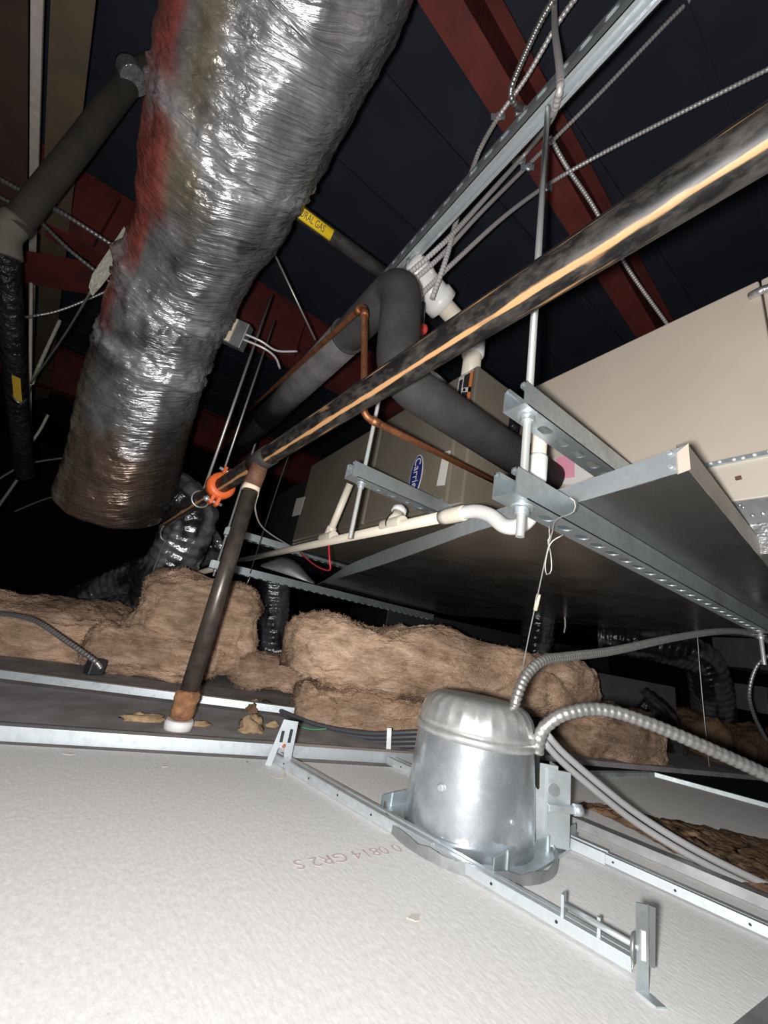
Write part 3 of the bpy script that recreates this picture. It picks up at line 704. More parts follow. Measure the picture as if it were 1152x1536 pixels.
lb = MB().prism([onx(px, py, XC) for px, py in ((820, 690), (845, 684), (893, 712), (862, 728), (822, 722))], (-.001, 0, 0)).build('warning_label', M_label_w, o)
MB().prism([onx(px, py, XC - .001) for px, py in ((834, 687), (846, 684), (862, 694), (862, 716), (834, 719))], (-.0006, 0, 0)).build('label_print', M_label_p, lb)
for k in range(4):
    MB().prism([onx(px, py, XC - .001) for px, py in ((821, 694 + 7 * k), (832, 692 + 7 * k), (832, 695 + 7 * k), (821, 697 + 7 * k))], (-.0006, 0, 0)).build('label_print', M_label_b, lb)
MB().prism([onx(px, py, cx0 - .001) for px, py in ((1103, 716), (1112, 714), (1113, 719), (1104, 721))], (-.004, 0, 0)).build('rust_spot', M_rust, o)

# ------------------------------------------------------------------ drain pan
zb = Z1 + .042
A_ = onz(1033, 706, zb)
D_ = onz(1176, 880, zb)
Efar = V((2.0, .30, zb)); Ffar = V((1.9, 2.2, zb))
o = thing('drain_pan', (1.2, 1.1, zb), 'shallow galvanised drain pan hanging below the furnace, folded rim', 'pan')
front = spline([onz(px, py, zb) for px, py in ((1033, 706), (862, 756), (746, 788), (698, 803), (646, 822), (559, 852), (475, 877))], .02)
right = [A_, D_, D_ + (D_ - A_).normalized() * .9]
R3 = right[-1]
MB().prism([*front, Ffar, V((R3.x, 2.1, zb)), R3, D_], (0, 0, .0012)).build('pan_bottom', M_pan, o)
def lipstrip(line, hf, name, m, inward):
    vs = []; fs = []; n_ = len(line)
    for i, p in enumerate(line):
        h = hf(i / (n_ - 1)); iv = inward(i / (n_ - 1))
        vs += [p, p + V((0, 0, h)), p + V((0, 0, h)) + iv * .012, p + V((0, 0, h - .006)) + iv * .012]
    for i in range(n_ - 1):
        for j in range(3): fs.append((4 * i + j, 4 * i + j + 1, 4 * i + 5 + j, 4 * i + 4 + j))
    return MB().add(vs, fs).build(name, m, o)
lipstrip(front, lambda t: (.036 + .022 * sstep(.15, .5, t)) * (1 - sstep(.62, 1, t) * .93), 'front_rim', M_galv_bright, lambda t: V((.9, .1, 0)))
lipstrip(spline(right, .03), lambda t: .040, 'end_rim', G('dusty_rim', (.42, .38, .32), .6, .4, col2=(.34, .31, .27), nscale=12), lambda t: V((0, .9, 0)))
MB().prism([onz(1016, 712, zb - .001), A_ + V((-.001, -.001, 0)), A_ + V((-.001, -.001, .036)), onz(1016, 712, zb - .001) + V((0, 0, .03))], (-.002, -.002, 0)).build('corner_sealant', M_coil2, o)
for k, (a, b) in enumerate(((.02, .012), (.02, .032))):
    MB().lathe(A_ + (front[1] - A_).normalized() * a + V((-.002, 0, b)), (-1, 0, 0), [(.004, 0), (.003, .002)], 10).build('rivet', M_galv_bright, o)
# loose bowed sheet by the pan's pointed end
vs = []; fs = []
s0, s1 = ond(392, 846, 2.05), ond(472, 872, 2.03)
for i in range(21):
    t = i / 20; p = s0.lerp(s1, t); hh = .085 * math.sin(math.pi * min(1, t * 1.02)) + .005
    vs += [p + V((0, 0, -.012)), p + V((.01, .03, hh * .6)), p + V((.02, .07, hh))]
for i in range(20):
    for j in (0, 1): fs.append((3 * i + j, 3 * i + j + 1, 3 * i + 4 + j, 3 * i + 3 + j))
sh = MB().add(vs, fs, True).build('sheet_offcut', M_galv_dull); sol = sh.modifiers.new('t', 'SOLIDIFY'); sol.thickness = .002
tag(sh, 'bowed dull sheet-metal offcut lying on the far strut', 'sheet metal')

# ------------------------------------------------------------------ condensate drain
PX_ = .55
def on(px, py): return onx(px, py, PX_)
o = thing('drain_pipe', on(600, 780), 'cream pvc condensate drain with a white trap and a short standpipe', 'pipe')
l0, l1 = on(340, 845), on(690, 770)
MB().tube([l0, l1], .0135, 24).build('pipe', M_pvc, o)
ld = (l1 - l0).normalized()
sp = [on(682, 772), on(712, 767), on(735, 773), on(757, 789), on(780, 788), on(797, 770), on(803, 735), on(806, 700)]
MB().tube(spline(sp, .008), .0145, 24).build('trap', M_pvcw, o)
MB().tube([on(806, 705), on(811, 640), on(814, 600)], .0135, 24).build('riser', M_pvc, o)
MB().lathe(on(804, 722), (on(808, 668) - on(804, 722)).normalized(), [(.0165, 0), (.0175, .004), (.0175, .045), (.016, .05)], 24).build('riser_coupling', M_pvcw, o)
MB().lathe(on(672, 774.5), ld, [(.0165, -.02), (.0172, 0), (.0172, .045), (.016, .05)], 24).build('coupling', M_pvc, o)
tp = on(492, 806)
MB().lathe(tp - ld * .045, ld, [(.0165, 0), (.018, .006), (.018, .084), (.0165, .09)], 24).build('tee', M_pvc, o)
st = on(525, 726)
MB().tube([tp, st], .0125, 24).build('standpipe', M_pvc, o)
MB().lathe(tp, (st - tp).normalized(), [(.017, 0), (.017, .034), (.0155, .040)], 24).build('tee_branch', M_pvc, o)
tp2 = on(588, 787)
MB().lathe(tp2 - ld * .04, ld, [(.0165, 0), (.0185, .006), (.0185, .084), (.0165, .09)], 24).build('tee', M_pvc, o)
MB().tube([tp2, on(588, 772) + V((.02, 0, .01))], .018, 20).build('tee_branch', M_pvc, o)
MB().lathe(on(588, 770) + V((.02, 0, .008)), (.3, 0, 1), [(.021, 0), (.021, .014), (.012, .016), (.012, .022)], 12).build('cleanout_plug', M_pvcw, o)
MB().tube(spline([tp2 + V((0, .004, -.0195)), tp2 + V((-.0195, .002, 0)), tp2 + V((-.006, .003, .03)), tp2 + V((.02, 0, .04))], .004), .0022, 8).build('zip_tie', M_ink, o)
MB().tube(spline([tp + V((-.019, -.02, 0)), tp + V((0, -.02, .0195)), tp + V((.018, -.02, 0)), tp + V((0, -.02, -.0195)), tp + V((-.019, -.02, 0))], .004), .002, 8).build('wire_tie', M_galv, o)
tag(MB().tube(spline([on(440, 826) + V((.03, 0, 0)), on(462, 845) + V((.03, 0, 0)), on(486, 853) + V((.02, 0, 0)), on(494, 838), on(493, 815)], .01), .003, 8).build('signal_wire', M_redwire), 'thin red wire hanging under the cream drain pipe', 'wire')
tag(MB().tube([ond(288, 862, 2.2), ond(340, 848, 2.16)], .017, 16).build('pipe_stub', M_pvc), 'short dim pvc pipe end in front of the foil elbow', 'pipe')
tag(MB().tube(spline([ond(386, 700, 1.1), ond(388, 735, 1.12), ond(383, 765, 1.2), ond(398, 795, 1.5), ond(440, 822, 1.9)], .015), .0028, 8).build('thermostat_wire', M_whitewire), 'thin cream wire drooping behind the sprinkler drop pipe', 'wire')

# ------------------------------------------------------------------ insulated refrigerant pipe and copper line
by = .62
k1 = ony(605, 445, by); k2 = ony(594, 566, by); k3 = ony(830, 722, by)
yr = [onx(565, 462, k1.x), onx(330, 700, k1.x)]
rp = .049
o = thing('insulated_pipe', k2, 'thick pipe in black foam insulation with bends, leading to the beige cabinet', 'pipe')
topk = V((k1.x, by, yr[0].z - .0))
pp = fillet([yr[1] + V((0, .8, .05)), V((k1.x, by + .02, yr[0].z)), k2, k3], .075, 10)
MB().tube(spline(pp[:1] + pp[1:], .02) if False else pp, rp, 32).build('insulation', M_black_ins, o)
sa, sb = onx(548, 497, k1.x), onx(421, 601, k1.x)
axis0 = (pp[0] - pp[1]).normalized()
c0 = pp[1] + axis0 * (.20); c1 = pp[1] + axis0 * (.98)
MB().tube([c0, c1], rp * 1.10, 32).build('grey_sleeve', M_grey_ins, o)
MB().tube([c0 + axis0 * -.004, c0 + axis0 * .004], rp * 1.14, 32).build('sleeve_edge', M_black_ins, o)
cw = [ony(547, 457, .68), ony(545.5, 624, .62)]
far_c = onx(330, 655, cw[0].x - .0)
o = thing('copper_line', cw[1], 'bare copper tube with soldered elbows running to the furnace', 'pipe')
endc = onx(742, 722, .74)
cp_ = fillet([far_c, cw[0], cw[1], endc], .022, 8)
MB().tube(cp_, .0075, 16).build('tube', M_copper, o)
for c, d1, d2 in ((cw[0], (far_c - cw[0]).normalized(), (cw[1] - cw[0]).normalized()), (cw[1], (cw[0] - cw[1]).normalized(), (endc - cw[1]).normalized())):
    for dd in (d1, d2): MB().tube([c + dd * .020, c + dd * .040], .0092, 16).build('elbow_socket', M_copper, o)

# gas pipe
g0, g1 = ond(440, 312, 1.28), ond(585, 418, 1.45); gd = (g1 - g0).normalized()
o = thing('gas_pipe', g0, 'black gas pipe with a yellow lettered sticker', 'pipe')
MB().tube([g0 - gd * .42, g1 + gd * .02], .0255, 24).build('pipe', M_blackpipe, o)
vw = -(g0 + gd * .05); vw = (vw - gd * vw.dot(gd)).normalized(); tv = vw.cross(gd)
# wrap-round sticker facing down to the viewer
s0_, s1_ = -.17, (ond(497, 353, 1.35) - g0).dot(gd)
vs = []; fs = []; KA = 9
base_a = .10
for e_ in (s0_, s1_):
    for j in range(KA):
        an = base_a + (-.8 + 1.6 * j / (KA - 1)); vs.append(g0 + gd * e_ + (vw * math.cos(an) + tv * math.sin(an)) * .0262)
for j in range(KA - 1): fs.append((j, j + 1, KA + j + 1, KA + j))
st_ = MB().add(vs, fs, True).build('pipe_sticker', M_yellow, o)
so = st_.modifiers.new('t', 'SOLIDIFY'); so.thickness = .0006
nvv = (vw * math.cos(base_a) + tv * math.sin(base_a)); yv = nvv.cross(gd)
text('sticker_lettering', 'NATURAL GAS', .031, g0 + gd * (s1_ - .028) + nvv * .0272, gd, yv, M_ink, o, .0002, align='RIGHT', sx=.62)

# pvc vent
o = thing('vent_pipe', ony(712, 550, .9), 'white pvc vent with a wide elbow fitting rising from the furnace', 'pipe')
va, vb_, vc = ond(628, 415, 1.30), ond(668, 462, 1.36), ond(702, 506, 1.42)
ax = (vb_ - va).normalized()
MB().lathe(va, ax, [(.034, -.055), (.050, -.045), (.056, -.02), (.056, .0), (.050, .03), (.050, .085), (.057, .09), (.057, .125), (.047, .128)], 28).build('elbow_fitting', M_pvcw, o)
for k in range(5):
    an = k * 2 * math.pi / 5; u_ = ax.orthogonal().normalized(); w_ = ax.cross(u_); rr = u_ * math.cos(an) + w_ * math.sin(an)
    MB().bar(va + rr * .054 - ax * .04, va + rr * .054 + ax * .02, .008, .008, up=rr).build('fitting_rib', M_pvcw, o)
vtop = ond(712, 510, 1.40); vfoot = V((vtop.x, vtop.y, fz1 - .005))
MB().tube(fillet([va + ax * .1, vtop, vfoot], .04, 8), .032, 28).build('pipe', M_pvc, o)
hb = ond(712, 525, 1.40)
MB().lathe(V((vtop.x, vtop.y, hb.z - .03)), (0, 0, 1), [(.034, -.01), (.040, -.005), (.040, .05), (.034, .055)], 28).build('coupling', M_pvcw, o)
text('pipe_print', 'CHARLOT', .02, ond(682, 474, 1.33), ond(694, 490, 1.35) - ond(670, 456, 1.32), ond(690, 468, 1.33) - ond(674, 480, 1.33), M_label_r, o, .0002, sx=.9) if False else None
tag(MB().tube([ond(640, 560, 1.40), ond(664, 578, 1.45)], .022, 16).build('vent_elbow', M_pvcw), 'small white pvc piece peeking out below the sprinkler pipe', 'pipe')

# ------------------------------------------------------------------ armoured cables
def cable(path, r, label, m=M_mc, pitch=.012, cat='cable', name='armoured_cable', group=None, n=10):
    return tag(ribbed([ond(*p) for p in path], r, pitch, n).build(name, m), label, cat, group)
cable([(850, -30, 1.12), (812, 30, 1.18), (775, 110, 1.27), (766, 140, 1.30), (774, 158, 1.33), (782, 163, 1.36)], .0105, 'thick armoured cable bending down to a box on the red beam', m=M_conduit)
cable([(885, -30, 1.14), (840, 30, 1.19), (790, 115, 1.28), (748, 175, 1.36), (722, 220, 1.35), (710, 250, 1.34), (690, 310, 1.27), (670, 385, 1.2), (648, 448, 1.19)], .0085, 'armoured cable clipped to the red beam and crossing behind the strut rail')
cable([(832, -20, 1.35), (832, 40, 1.05), (840, 110, .83), (836, 150, .83), (822, 185, .95), (790, 228, 1.40), (730, 295, 1.30), (670, 360, 1.2), (608, 415, 1.17)], .0082, 'armoured cable looping over the strut rail beside the rod top')
cable([(1260, -220, 1.2), (1160, -125, 1.28), (1060, -25, 1.35), (1000, 35, 1.38), (900, 140, 1.45), (800, 240, 1.5), (720, 320, 1.36), (660, 385, 1.23), (615, 425, 1.19)], .0080, 'straight armoured cable clipped below the red beam beside another')
cable([(1500, -70, 1.0), (1330, 15, 1.12), (1170, 95, 1.25), (1100, 130, 1.3), (1000, 180, 1.38), (900, 232, 1.45), (825, 275, 1.5), (760, 322, 1.40), (690, 385, 1.26), (628, 445, 1.18)], .0080, 'armoured cable sloping down from the far right over the sprinkler pipe')
cable([(825, 205, 1.5), (850, 250, 1.52), (890, 310, 1.6), (940, 400, 1.7), (1002, 488, 1.8)], .0085, 'armoured cable running along the red beam towards the beige cabinet')
for (px, py, d, l) in ((749, 175, 1.38, 'cable clip on the red beam edge where one cable bends'), (780, 241, 1.44, 'upper cable clip of the close pair on the red beam'), (793, 251, 1.46, 'lower cable clip of the close pair on the red beam'), (820, 282, 1.48, 'small cable clip on the sloping cable behind the rod')):
    c = ond(px, py, d); o = thing('cable_clip', c, l, 'clip'); ax = -FC
    MB().lathe(c, ax, [(.016, 0), (.016, .005), (.010, .009)], 16).build('screw_head', M_galv_bright, o)
    MB().bar(c + RC * -.03, c + RC * .02, .018, .006, up=ax).build('strap', M_galv_bright, o)
c = ond(783, 166, 1.38); o = thing('box_connector', c, 'small steel cable connector on the red beam', 'connector')
MB().lathe(c, (RC * .6 + DC * .7).normalized(), [(.014, -.02), (.014, 0), (.019, .001), (.019, .012), (.012, .014), (.012, .035)], 14).build('body', M_galv_bright, o)
MB().lathe(c + DC * .01 - RC * .012, (RC * -.8 + DC * .2).normalized(), [(.006, 0), (.008, .012)], 8).build('screw', M_galv_bright, o)
c = ond(634, 468, 1.27); o = thing('gas_valve', c, 'small black valve with a red knob beside the insulated bend', 'valve')
MB().tube([ond(633, 455, 1.27), ond(630, 508, 1.27)], .012, 12).build('body', M_blackpipe, o)
MB().lathe(ond(634, 495, 1.255), -FC, [(.012, -.01), (.017, 0), (.015, .014), (.006, .02)], 12).build('knob', M_label_r, o)
# left armoured cables
cable([(-20, 258, 1.55), (60, 302, 1.58), (110, 330, 1.6), (200, 388, 1.7)], .0095, 'upper of two armoured cables crossing behind the insulated pipe', m=M_conduit_d, pitch=.016)
cable([(-20, 285, 1.55), (50, 325, 1.58), (110, 380, 1.6), (200, 450, 1.7)], .008, 'lower of two armoured cables crossing behind the insulated pipe', m=M_conduit_d, pitch=.016)
cable([(-20, 482, 1.7), (50, 474, 1.7), (100, 462, 1.75), (180, 428, 1.8)], .006, 'thin armoured cable curving behind the taped dark pipe', m=M_conduit_d, pitch=.014)
cable([(-30, 922, 1.22), (0, 920, 1.22), (50, 930, 1.18), (100, 962, 1.14), (140, 990, 1.12), (152, 1003, 1.12)], .0075, 'armoured cable lying over the brown insulation', m=M_conduit, pitch=.011)
darkbox('junction_box', ond(143, 1000, 1.2), (.045, .04, .045), 'dark junction box half buried at the insulation edge', 'box', M_furn_dark, .4)
cable([(410, 978, 1.9), (440, 975, 1.9), (480, 978, 1.9)], .007, 'short armoured cable between two insulation heaps', m=M_mc)
# junction box with cream cover
c = ond(352, 500, 1.62); o = thing('junction_box', c, 'steel junction box with a cream cover near the red beam', 'box')
f_ = (RC * .8 + DC * .45).normalized(); dn_ = (DC * .9 - RC * .4).normalized(); nn = f_.cross(dn_)
if nn.dot(FC) > 0: nn = -nn
MB().bar(c - dn_ * .055, c + dn_ * .055, .11, .05, up=nn).build('box', M_galv_dull, o, bevel=.004)
MB().bar(c - dn_ * .05, c + dn_ * .05, .052, .004, up=nn, off=(.02, .028)).build('cover_plate', M_cream, o)
tag(MB().tube(spline([ond(365, 500, 1.6), ond(392, 512, 1.62), ond(415, 526, 1.66), ond(446, 527, 1.7)], .015), .005, 8).build('box_cable', M_mc), 'upper thin cable leaving the cream-covered junction box', 'cable')
tag(MB().tube(spline([ond(362, 508, 1.6), ond(395, 522, 1.62), ond(413, 536, 1.66), ond(420, 553, 1.7)], .015), .005, 8).build('box_cable', M_mc), 'lower thin cable curving down from the cream-covered junction box', 'cable')

# ------------------------------------------------------------------ dark insulated pipe at the left
o = thing('insulated_pipe', ond(25, 640, 1.9), 'dusty dark insulated pipe with a canvas elbow and a yellow tag', 'pipe')
MB().tube(spline([ond(235, 98, 1.56), ond(195, 122, 1.52), ond(110, 230, 1.44), ond(22, 340, 1.37)], .04), lambda t: .044, 24).build('upper_length', M_vin, o)
MB().tube(spline([ond(28, 330, 1.375), ond(8, 352, 1.365), ond(8, 385, 1.38)], .012), lambda t: .048, 24).build('canvas_elbow', M_canvas, o)
MB().tube(spline([ond(8, 375, 1.385), ond(16, 480, 1.53), ond(26, 600, 1.77), ond(38, 715, 2.05)], .04), lambda t: .041, 24).build('lower_length', M_bfoil, o)
MB().tube(spline([ond(193, 103, 1.505), ond(202, 122, 1.495)], .01), lambda t: .0475, 24).build('foil_cuff', M_soft, o)
c = ond(25, 583, 2.08)
MB().bar(ond(24, 565, 1.64), ond(27, 601, 1.69), .036, .004, up=-FC).build('yellow_tag', M_yellowd, o)
# loose pale strip and wires by the big duct
poly = [(186, 340), (194, 350), (170, 402), (150, 428), (137, 442), (133, 430), (138, 412), (165, 372)]
tag(MB().prism([ond(px, py, 1.30) for px, py in poly], FC * .006).build('fibre_strip', M_fabric), 'pale torn fibre strip dangling from the wrapped duct', 'strip')
def wire(path, r, label, m=M_wire, name='hanger_wire'):
    return tag(MB().tube(spline([ond(*p) for p in path], .03), r, 6).build(name, m), label, 'wire')
wire([(137, 436, 1.31), (95, 505, 1.7), (46, 575, 2.1)], .004, 'wire from the pale strip down to the purlin ties')
wire([(90, 480, 2.3), (60, 545, 2.3), (48, 575, 2.2)], .010, 'fuzzy pale strip knotted at the purlin', M_fabric, 'fibre_strip')
wire([(72, 622, 2.4), (60, 645, 2.4), (46, 665, 2.4)], .008, 'short fuzzy pale strip near the purlin end', M_fabric, 'fibre_strip')
wire([(-20, 730, 2.4), (30, 700, 2.4), (60, 692, 2.4), (110, 685, 2.4)], .006, 'pale loose wire crossing behind the dark pipe end')
wire([(-10, 770, 2.4), (15, 735, 2.4), (36, 705, 2.4)], .009, 'slanted pale wire below the dark pipe end')
wire([(20, 768, 2.1), (70, 748, 1.95), (116, 740, 1.76)], .004, 'thin low wire touching the wrapped duct end')
wire([(47, 410, 2.25), (45, 560, 2.25), (44, 665, 2.3)], .009, 'pale strip hanging straight along the purlin', M_strip, 'hanging_strip')
wire([(18, 590, 1.72), (26, 603, 1.66), (38, 600, 1.75), (46, 580, 2.0)], .004, 'wire loop under the yellow tag')
wire([(236, -10, 1.5), (244, 12, 1.4), (252, 32, 1.25)], .008, 'pale cord above the wrapped duct', M_fabric, 'cord')
wire([(250, 780, 1.86), (240, 800, 1.9), (246, 812, 1.9), (252, 806, 1.9), (244, 818, 1.92), (236, 840, 1.95), (228, 862, 1.96), (220, 892, 1.96)], .004, 'crumpled hanger wire dangling from the sprinkler pipe end')
# tie wires for struts, pan and can
o = thing('tie_wire', ond(832, 800, .60), 'thin steel wire looped round the slotted strut and dropping beside the can light', 'wire')
wl = [ond(775, 1050, .70), ond(792, 960, .66), ond(806, 895, .63), ond(820, 830, .60), ond(828, 800, .585), ond(834, 780, .56), ond(860, 768, .53), ond(862, 752, .525), ond(852, 745, .525)]
MB().tube(spline(wl, .008), .0011, 6).build('strand', M_wire, o)
MB().tube(spline([ond(828, 800, .585), ond(822, 812, .585), ond(826, 830, .59), ond(827, 855, .59), ond(820, 862, .59), ond(818, 845, .59), ond(826, 815, .585), ond(845, 802, .58)], .006), .0011, 6).build('loop', M_wire, o)
MB().tube(spline([ond(824, 822, .588), ond(824, 790, .60), ond(824, 788, .6)], .006), .0011, 6).build('twist', M_wire, o)
MB().tube([ond(803, 915, .638), ond(808, 892, .632)], .0035, 8).build('wire_splice', M_cream, o)
wire([(1044, 928, 1.9), (1052, 1030, 1.8), (1062, 1130, 1.72), (1066, 1172, 1.7)], .0025, 'thin ceiling hanger wire standing on the far runner')
wire([(375, 866, 1.95), (366, 885, 1.95), (360, 902, 1.95)], .003, 'short thin wire below the far strut')
wire([(845, 913, 1.9), (848, 935, 1.9), (846, 950, 1.9)], .004, 'short pale rod end below the drain pan', M_strip)
wire([(450, 640, 1.7), (420, 720, 1.8), (375, 860, 1.95)], .0025, 'thin dark wire slanting down behind the drop pipe', M_dark_cable)
wire([(980, 1125, 1.75), (1010, 1145, 1.72), (1050, 1170, 1.7)], .003, 'thin slanting wire on the far runner')
cable([(1160, 978, 1.3), (1135, 1000, 1.3), (1124, 1040, 1.3), (1132, 1075, 1.32), (1150, 1110, 1.35)], .006, 'thin flexible conduit curling down at the strut tip', m=M_conduit_d)

# ------------------------------------------------------------------ recessed can light with its frame
cc = V((.572, .492, FL)); rdir = V((.811, -.585, 0)); fd = V((.585, .811, 0))
o = thing('can_light', cc, 'shiny galvanised recessed can light housing standing on the board', 'light')
prof = [(.1005, .004), (.1005, .02), (.099, .05), (.0965, .10), (.095, .137), (.095, .140)]
MB().lathe(cc, (0, 0, 1), prof, 72).build('housing', M_can, o)
MB().lathe(cc, (0, 0, 1), [(.0945, .136), (.098, .139), (.099, .143), (.098, .147), (.0945, .150)], 72).build('bead', M_canrough, o)
def flute(j, a): return 1 + (.018 if 2 <= j <= 5 else 0.0) * abs(math.sin(a * 13)) * (-1)
MB().lathe(cc, (0, 0, 1), [(.095, .148), (.0945, .157), (.093, .168), (.0895, .179), (.083, .188), (.073, .194), (.062, .197), (.02, .198)], 208, mod=flute).build('crimped_cap', M_canrough, o)
p = cc - fd * .078 - rdir * .06 + V((0, 0, .075)); ns_ = (p - V((cc.x, cc.y, p.z))).normalized(); p = V((cc.x, cc.y, p.z)) + ns_ * .098
MB().lathe(p, ns_, [(.006, -.002), (.006, .002), (.004, .004)], 14).build('screw', M_galv_bright, o)
for (a_, z) in ((.035, .055),):
    q = -fd * math.cos(a_ * 12) + rdir * math.sin(a_ * 12); MB().lathe(V((cc.x, cc.y, FL + z)) + q * .0985, q, [(.004, -.002), (.003, .002)], 10).build('screw', M_galv_bright, o)
# side bracket
b0 = cc + rdir * .098 - fd * .01
def plate(a, b, z0, z1, th, nrm): return MB().prism([a + V((0, 0, z0)), b + V((0, 0, z0)), b + V((0, 0, z1)), a + V((0, 0, z1))], V(nrm) * th)
br = plate(b0, b0 + rdir * .036, .01, .118, .0016, fd).build('side_bracket', M_galv_bright, o)
plate(b0 + rdir * .036, b0 + rdir * .036 + fd * .03, .01, .118, .0016, rdir).build('bracket_flange', M_galv_bright, br)
plate(b0 + rdir * .02 - fd * .004, b0 + rdir * .056 - fd * .004, .01, .113, .0016, fd).build('side_plate', M_galv, o)
MB().lathe(b0 + rdir * .030 - fd * .004 + V((0, 0, .085)), -fd, [(.009, 0), (.009, .002)], 16).build('knockout', M_galv_dull, o)
MB().bar(b0 + rdir * .018 - fd * .012 + V((0, 0, .062)), b0 + rdir * .062 - fd * .012 + V((0, 0, .066)), .008, .010).build('clip', M_galv, o, bevel=.001)
MB().tube([b0 + rdir * .058 - fd * .012 + V((0, 0, .066)), b0 + rdir * .070 - fd * .012 + V((0, 0, .067))], .008, 14).build('wing_nut', M_galv_bright, o)
# frame pan
def pl(px, py, z=FL + .001): return onz(px, py, z)
fpan = [pl(566, 1212), pl(628, 1203), pl(800, 1262), pl(868, 1252), pl(866, 1268), pl(820, 1302), pl(770, 1330), pl(728, 1326), pl(640, 1270)]
MB().prism(fpan, (0, 0, .004)).build('mounting_pan', M_galv, o)
rcc = V((.573, .494, FL))
rimp = [rcc + (fd * math.cos(t) + rdir * math.sin(t)) * .1335 for t in [math.pi * (.35 + 1.25 * k / 30) for k in range(31)]]
vs = []; fs = []
for i, p in enumerate(rimp):
    wob = .002 * math.sin(i * 2.3); vs += [p + V((0, 0, .0005)), p + V((0, 0, .013 + wob)), rcc + (p - rcc) * .985 + V((0, 0, .013 + wob)), rcc + (p - rcc) * .95 + V((0, 0, .001))]
for i in range(30):
    for j in range(3): fs.append((4 * i + j, 4 * i + j + 1, 4 * i + 5 + j, 4 * i + 4 + j))
MB().add(vs, fs).build('collar', M_galv_dull, o)
for (pa, pb, h) in (((738, 1322), (800, 1288), .030), ((800, 1288), (862, 1262), .026), ((570, 1214), (622, 1206), .026)):
    a, b = pl(*pa), pl(*pb); t = (b - a).normalized(); nr = V((t.y, -t.x, 0)); k = MB()
    k.prism([a, b, b + V((0, 0, h)), a + V((0, 0, h * .8))], nr * .0016); ear = k.build('pan_ear', M_galv, o)
    for f2 in (.3, .75):
        q = a.lerp(b, f2) + nr * .002
        MB().bar(q + V((0, 0, .004)), q + V((0, 0, h * .9)), .005, .003, up=nr).build('tab', M_galv, ear)
# hanger bars
def hbar(pa, pb, label, z=FL + .008, split=.62):
    a, b = onz(*pa, z), onz(*pb, z); t = (b - a).normalized(); m_ = a.lerp(b, split)
    o = thing('hanger_bar', V(((a.x + b.x) / 2, (a.y + b.y) / 2, FL)), label, 'bar'); mb = MB()
    for seg_a, seg_b, w_, h_, nm in ((a, m_, .025, .013, 'outer_rail'), (m_ - t * .18, b, .019, .010, 'inner_rail')):
        mb = MB(); e = .0014
        mb.bar(seg_a, seg_b, w_, e, off=(0, -h_ / 2)); mb.bar(seg_a, seg_b, e, h_, off=(w_ / 2, 0)); mb.bar(seg_a, seg_b, e, h_ * .9, off=(-w_ / 2, 0))
        mb.bar(seg_a, seg_b, .007, e, off=(w_ / 2 - .0035, h_ / 2)); mb.bar(seg_a, seg_b, .007, e, off=(-w_ / 2 + .0035, h_ / 2 - .001))
        mb.bar(seg_a, seg_b, .004, .004, off=(0, -h_ / 2 + .003))
        r_ = mb.build(nm, M_galv_bright, o)
        L_ = (seg_b - seg_a).length; side = t.cross(V((0, 0, 1)))
        for k in range(int(L_ / .075)):
            q = seg_a + t * (.04 + k * .075) + side * (w_ / 2 + .0008)
            MB().lathe(q, side, [(.0016, -.0006), (.0016, .0005)], 8).build('hole', M_ink, r_)
            q = seg_a + t * (.04 + k * .075) - side * (w_ / 2 + .0008)
            MB().lathe(q, -side, [(.0016, -.0006), (.0016, .0005)], 8).build('hole', M_ink, r_)
    return o, a, b, t
o, a, b, t = hbar((416, 1134), (950, 1441), 'galvanised hanger bar passing in front of the can light')
# near end bracket
q = onz(955, 1489, FL); zv = V((0, 0, 1)); sdv = (RC - zv * RC.dot(zv)).normalized(); fw = zv.cross(sdv)
tilt = (zv + sdv * .03).normalized()
pb_ = MB().prism([q, q + sdv * .011, q + sdv * .011 + tilt * .066, q + tilt * .066], fw * .0015).build('end_bracket', M_galv, o)
MB().prism([q + sdv * .012 + tilt * .02, q + sdv * .017 + tilt * .02, q + sdv * .018 + tilt * .065, q + sdv * .012 + tilt * .066], fw * .004).build('bracket_fold', M_galv_dull, pb_)
MB().prism([q, q + sdv * .013, q + sdv * .018 - fw * .012, q + sdv * .008 - fw * .014], zv * .0015).build('bracket_foot', M_galv, pb_)
MB().prism([q + sdv * .004 + tilt * .024 - fw * .0005, q + sdv * .008 + tilt * .024 - fw * .0005, q + sdv * .008 + tilt * .046 - fw * .0005, q + sdv * .004 + tilt * .046 - fw * .0005], -fw * .0006).build('slot', M_label_w, pb_)
MB().tube([b + zv * .014 - t * .065, q + tilt * .032 + sdv * .003], .0028, 10).build('latch_pin', M_copper if False else M_galv_bright, o)
MB().bar(b - t * .065 + zv * .0, b - t * .065 + zv * .024, .01, .003, up=t).build('pin_tab', M_galv, o)
MB().bar(b - t * .03 + zv * .0, b - t * .03 + zv * .02, .004, .003, up=t).build('pin_tab', M_galv, o)
MB().lathe(q + tilt * .032 - sdv * .001, -t, [(.012, 0), (.010, .003), (.004, .004)], 18).build('spring_cup', M_galv_dull, o)
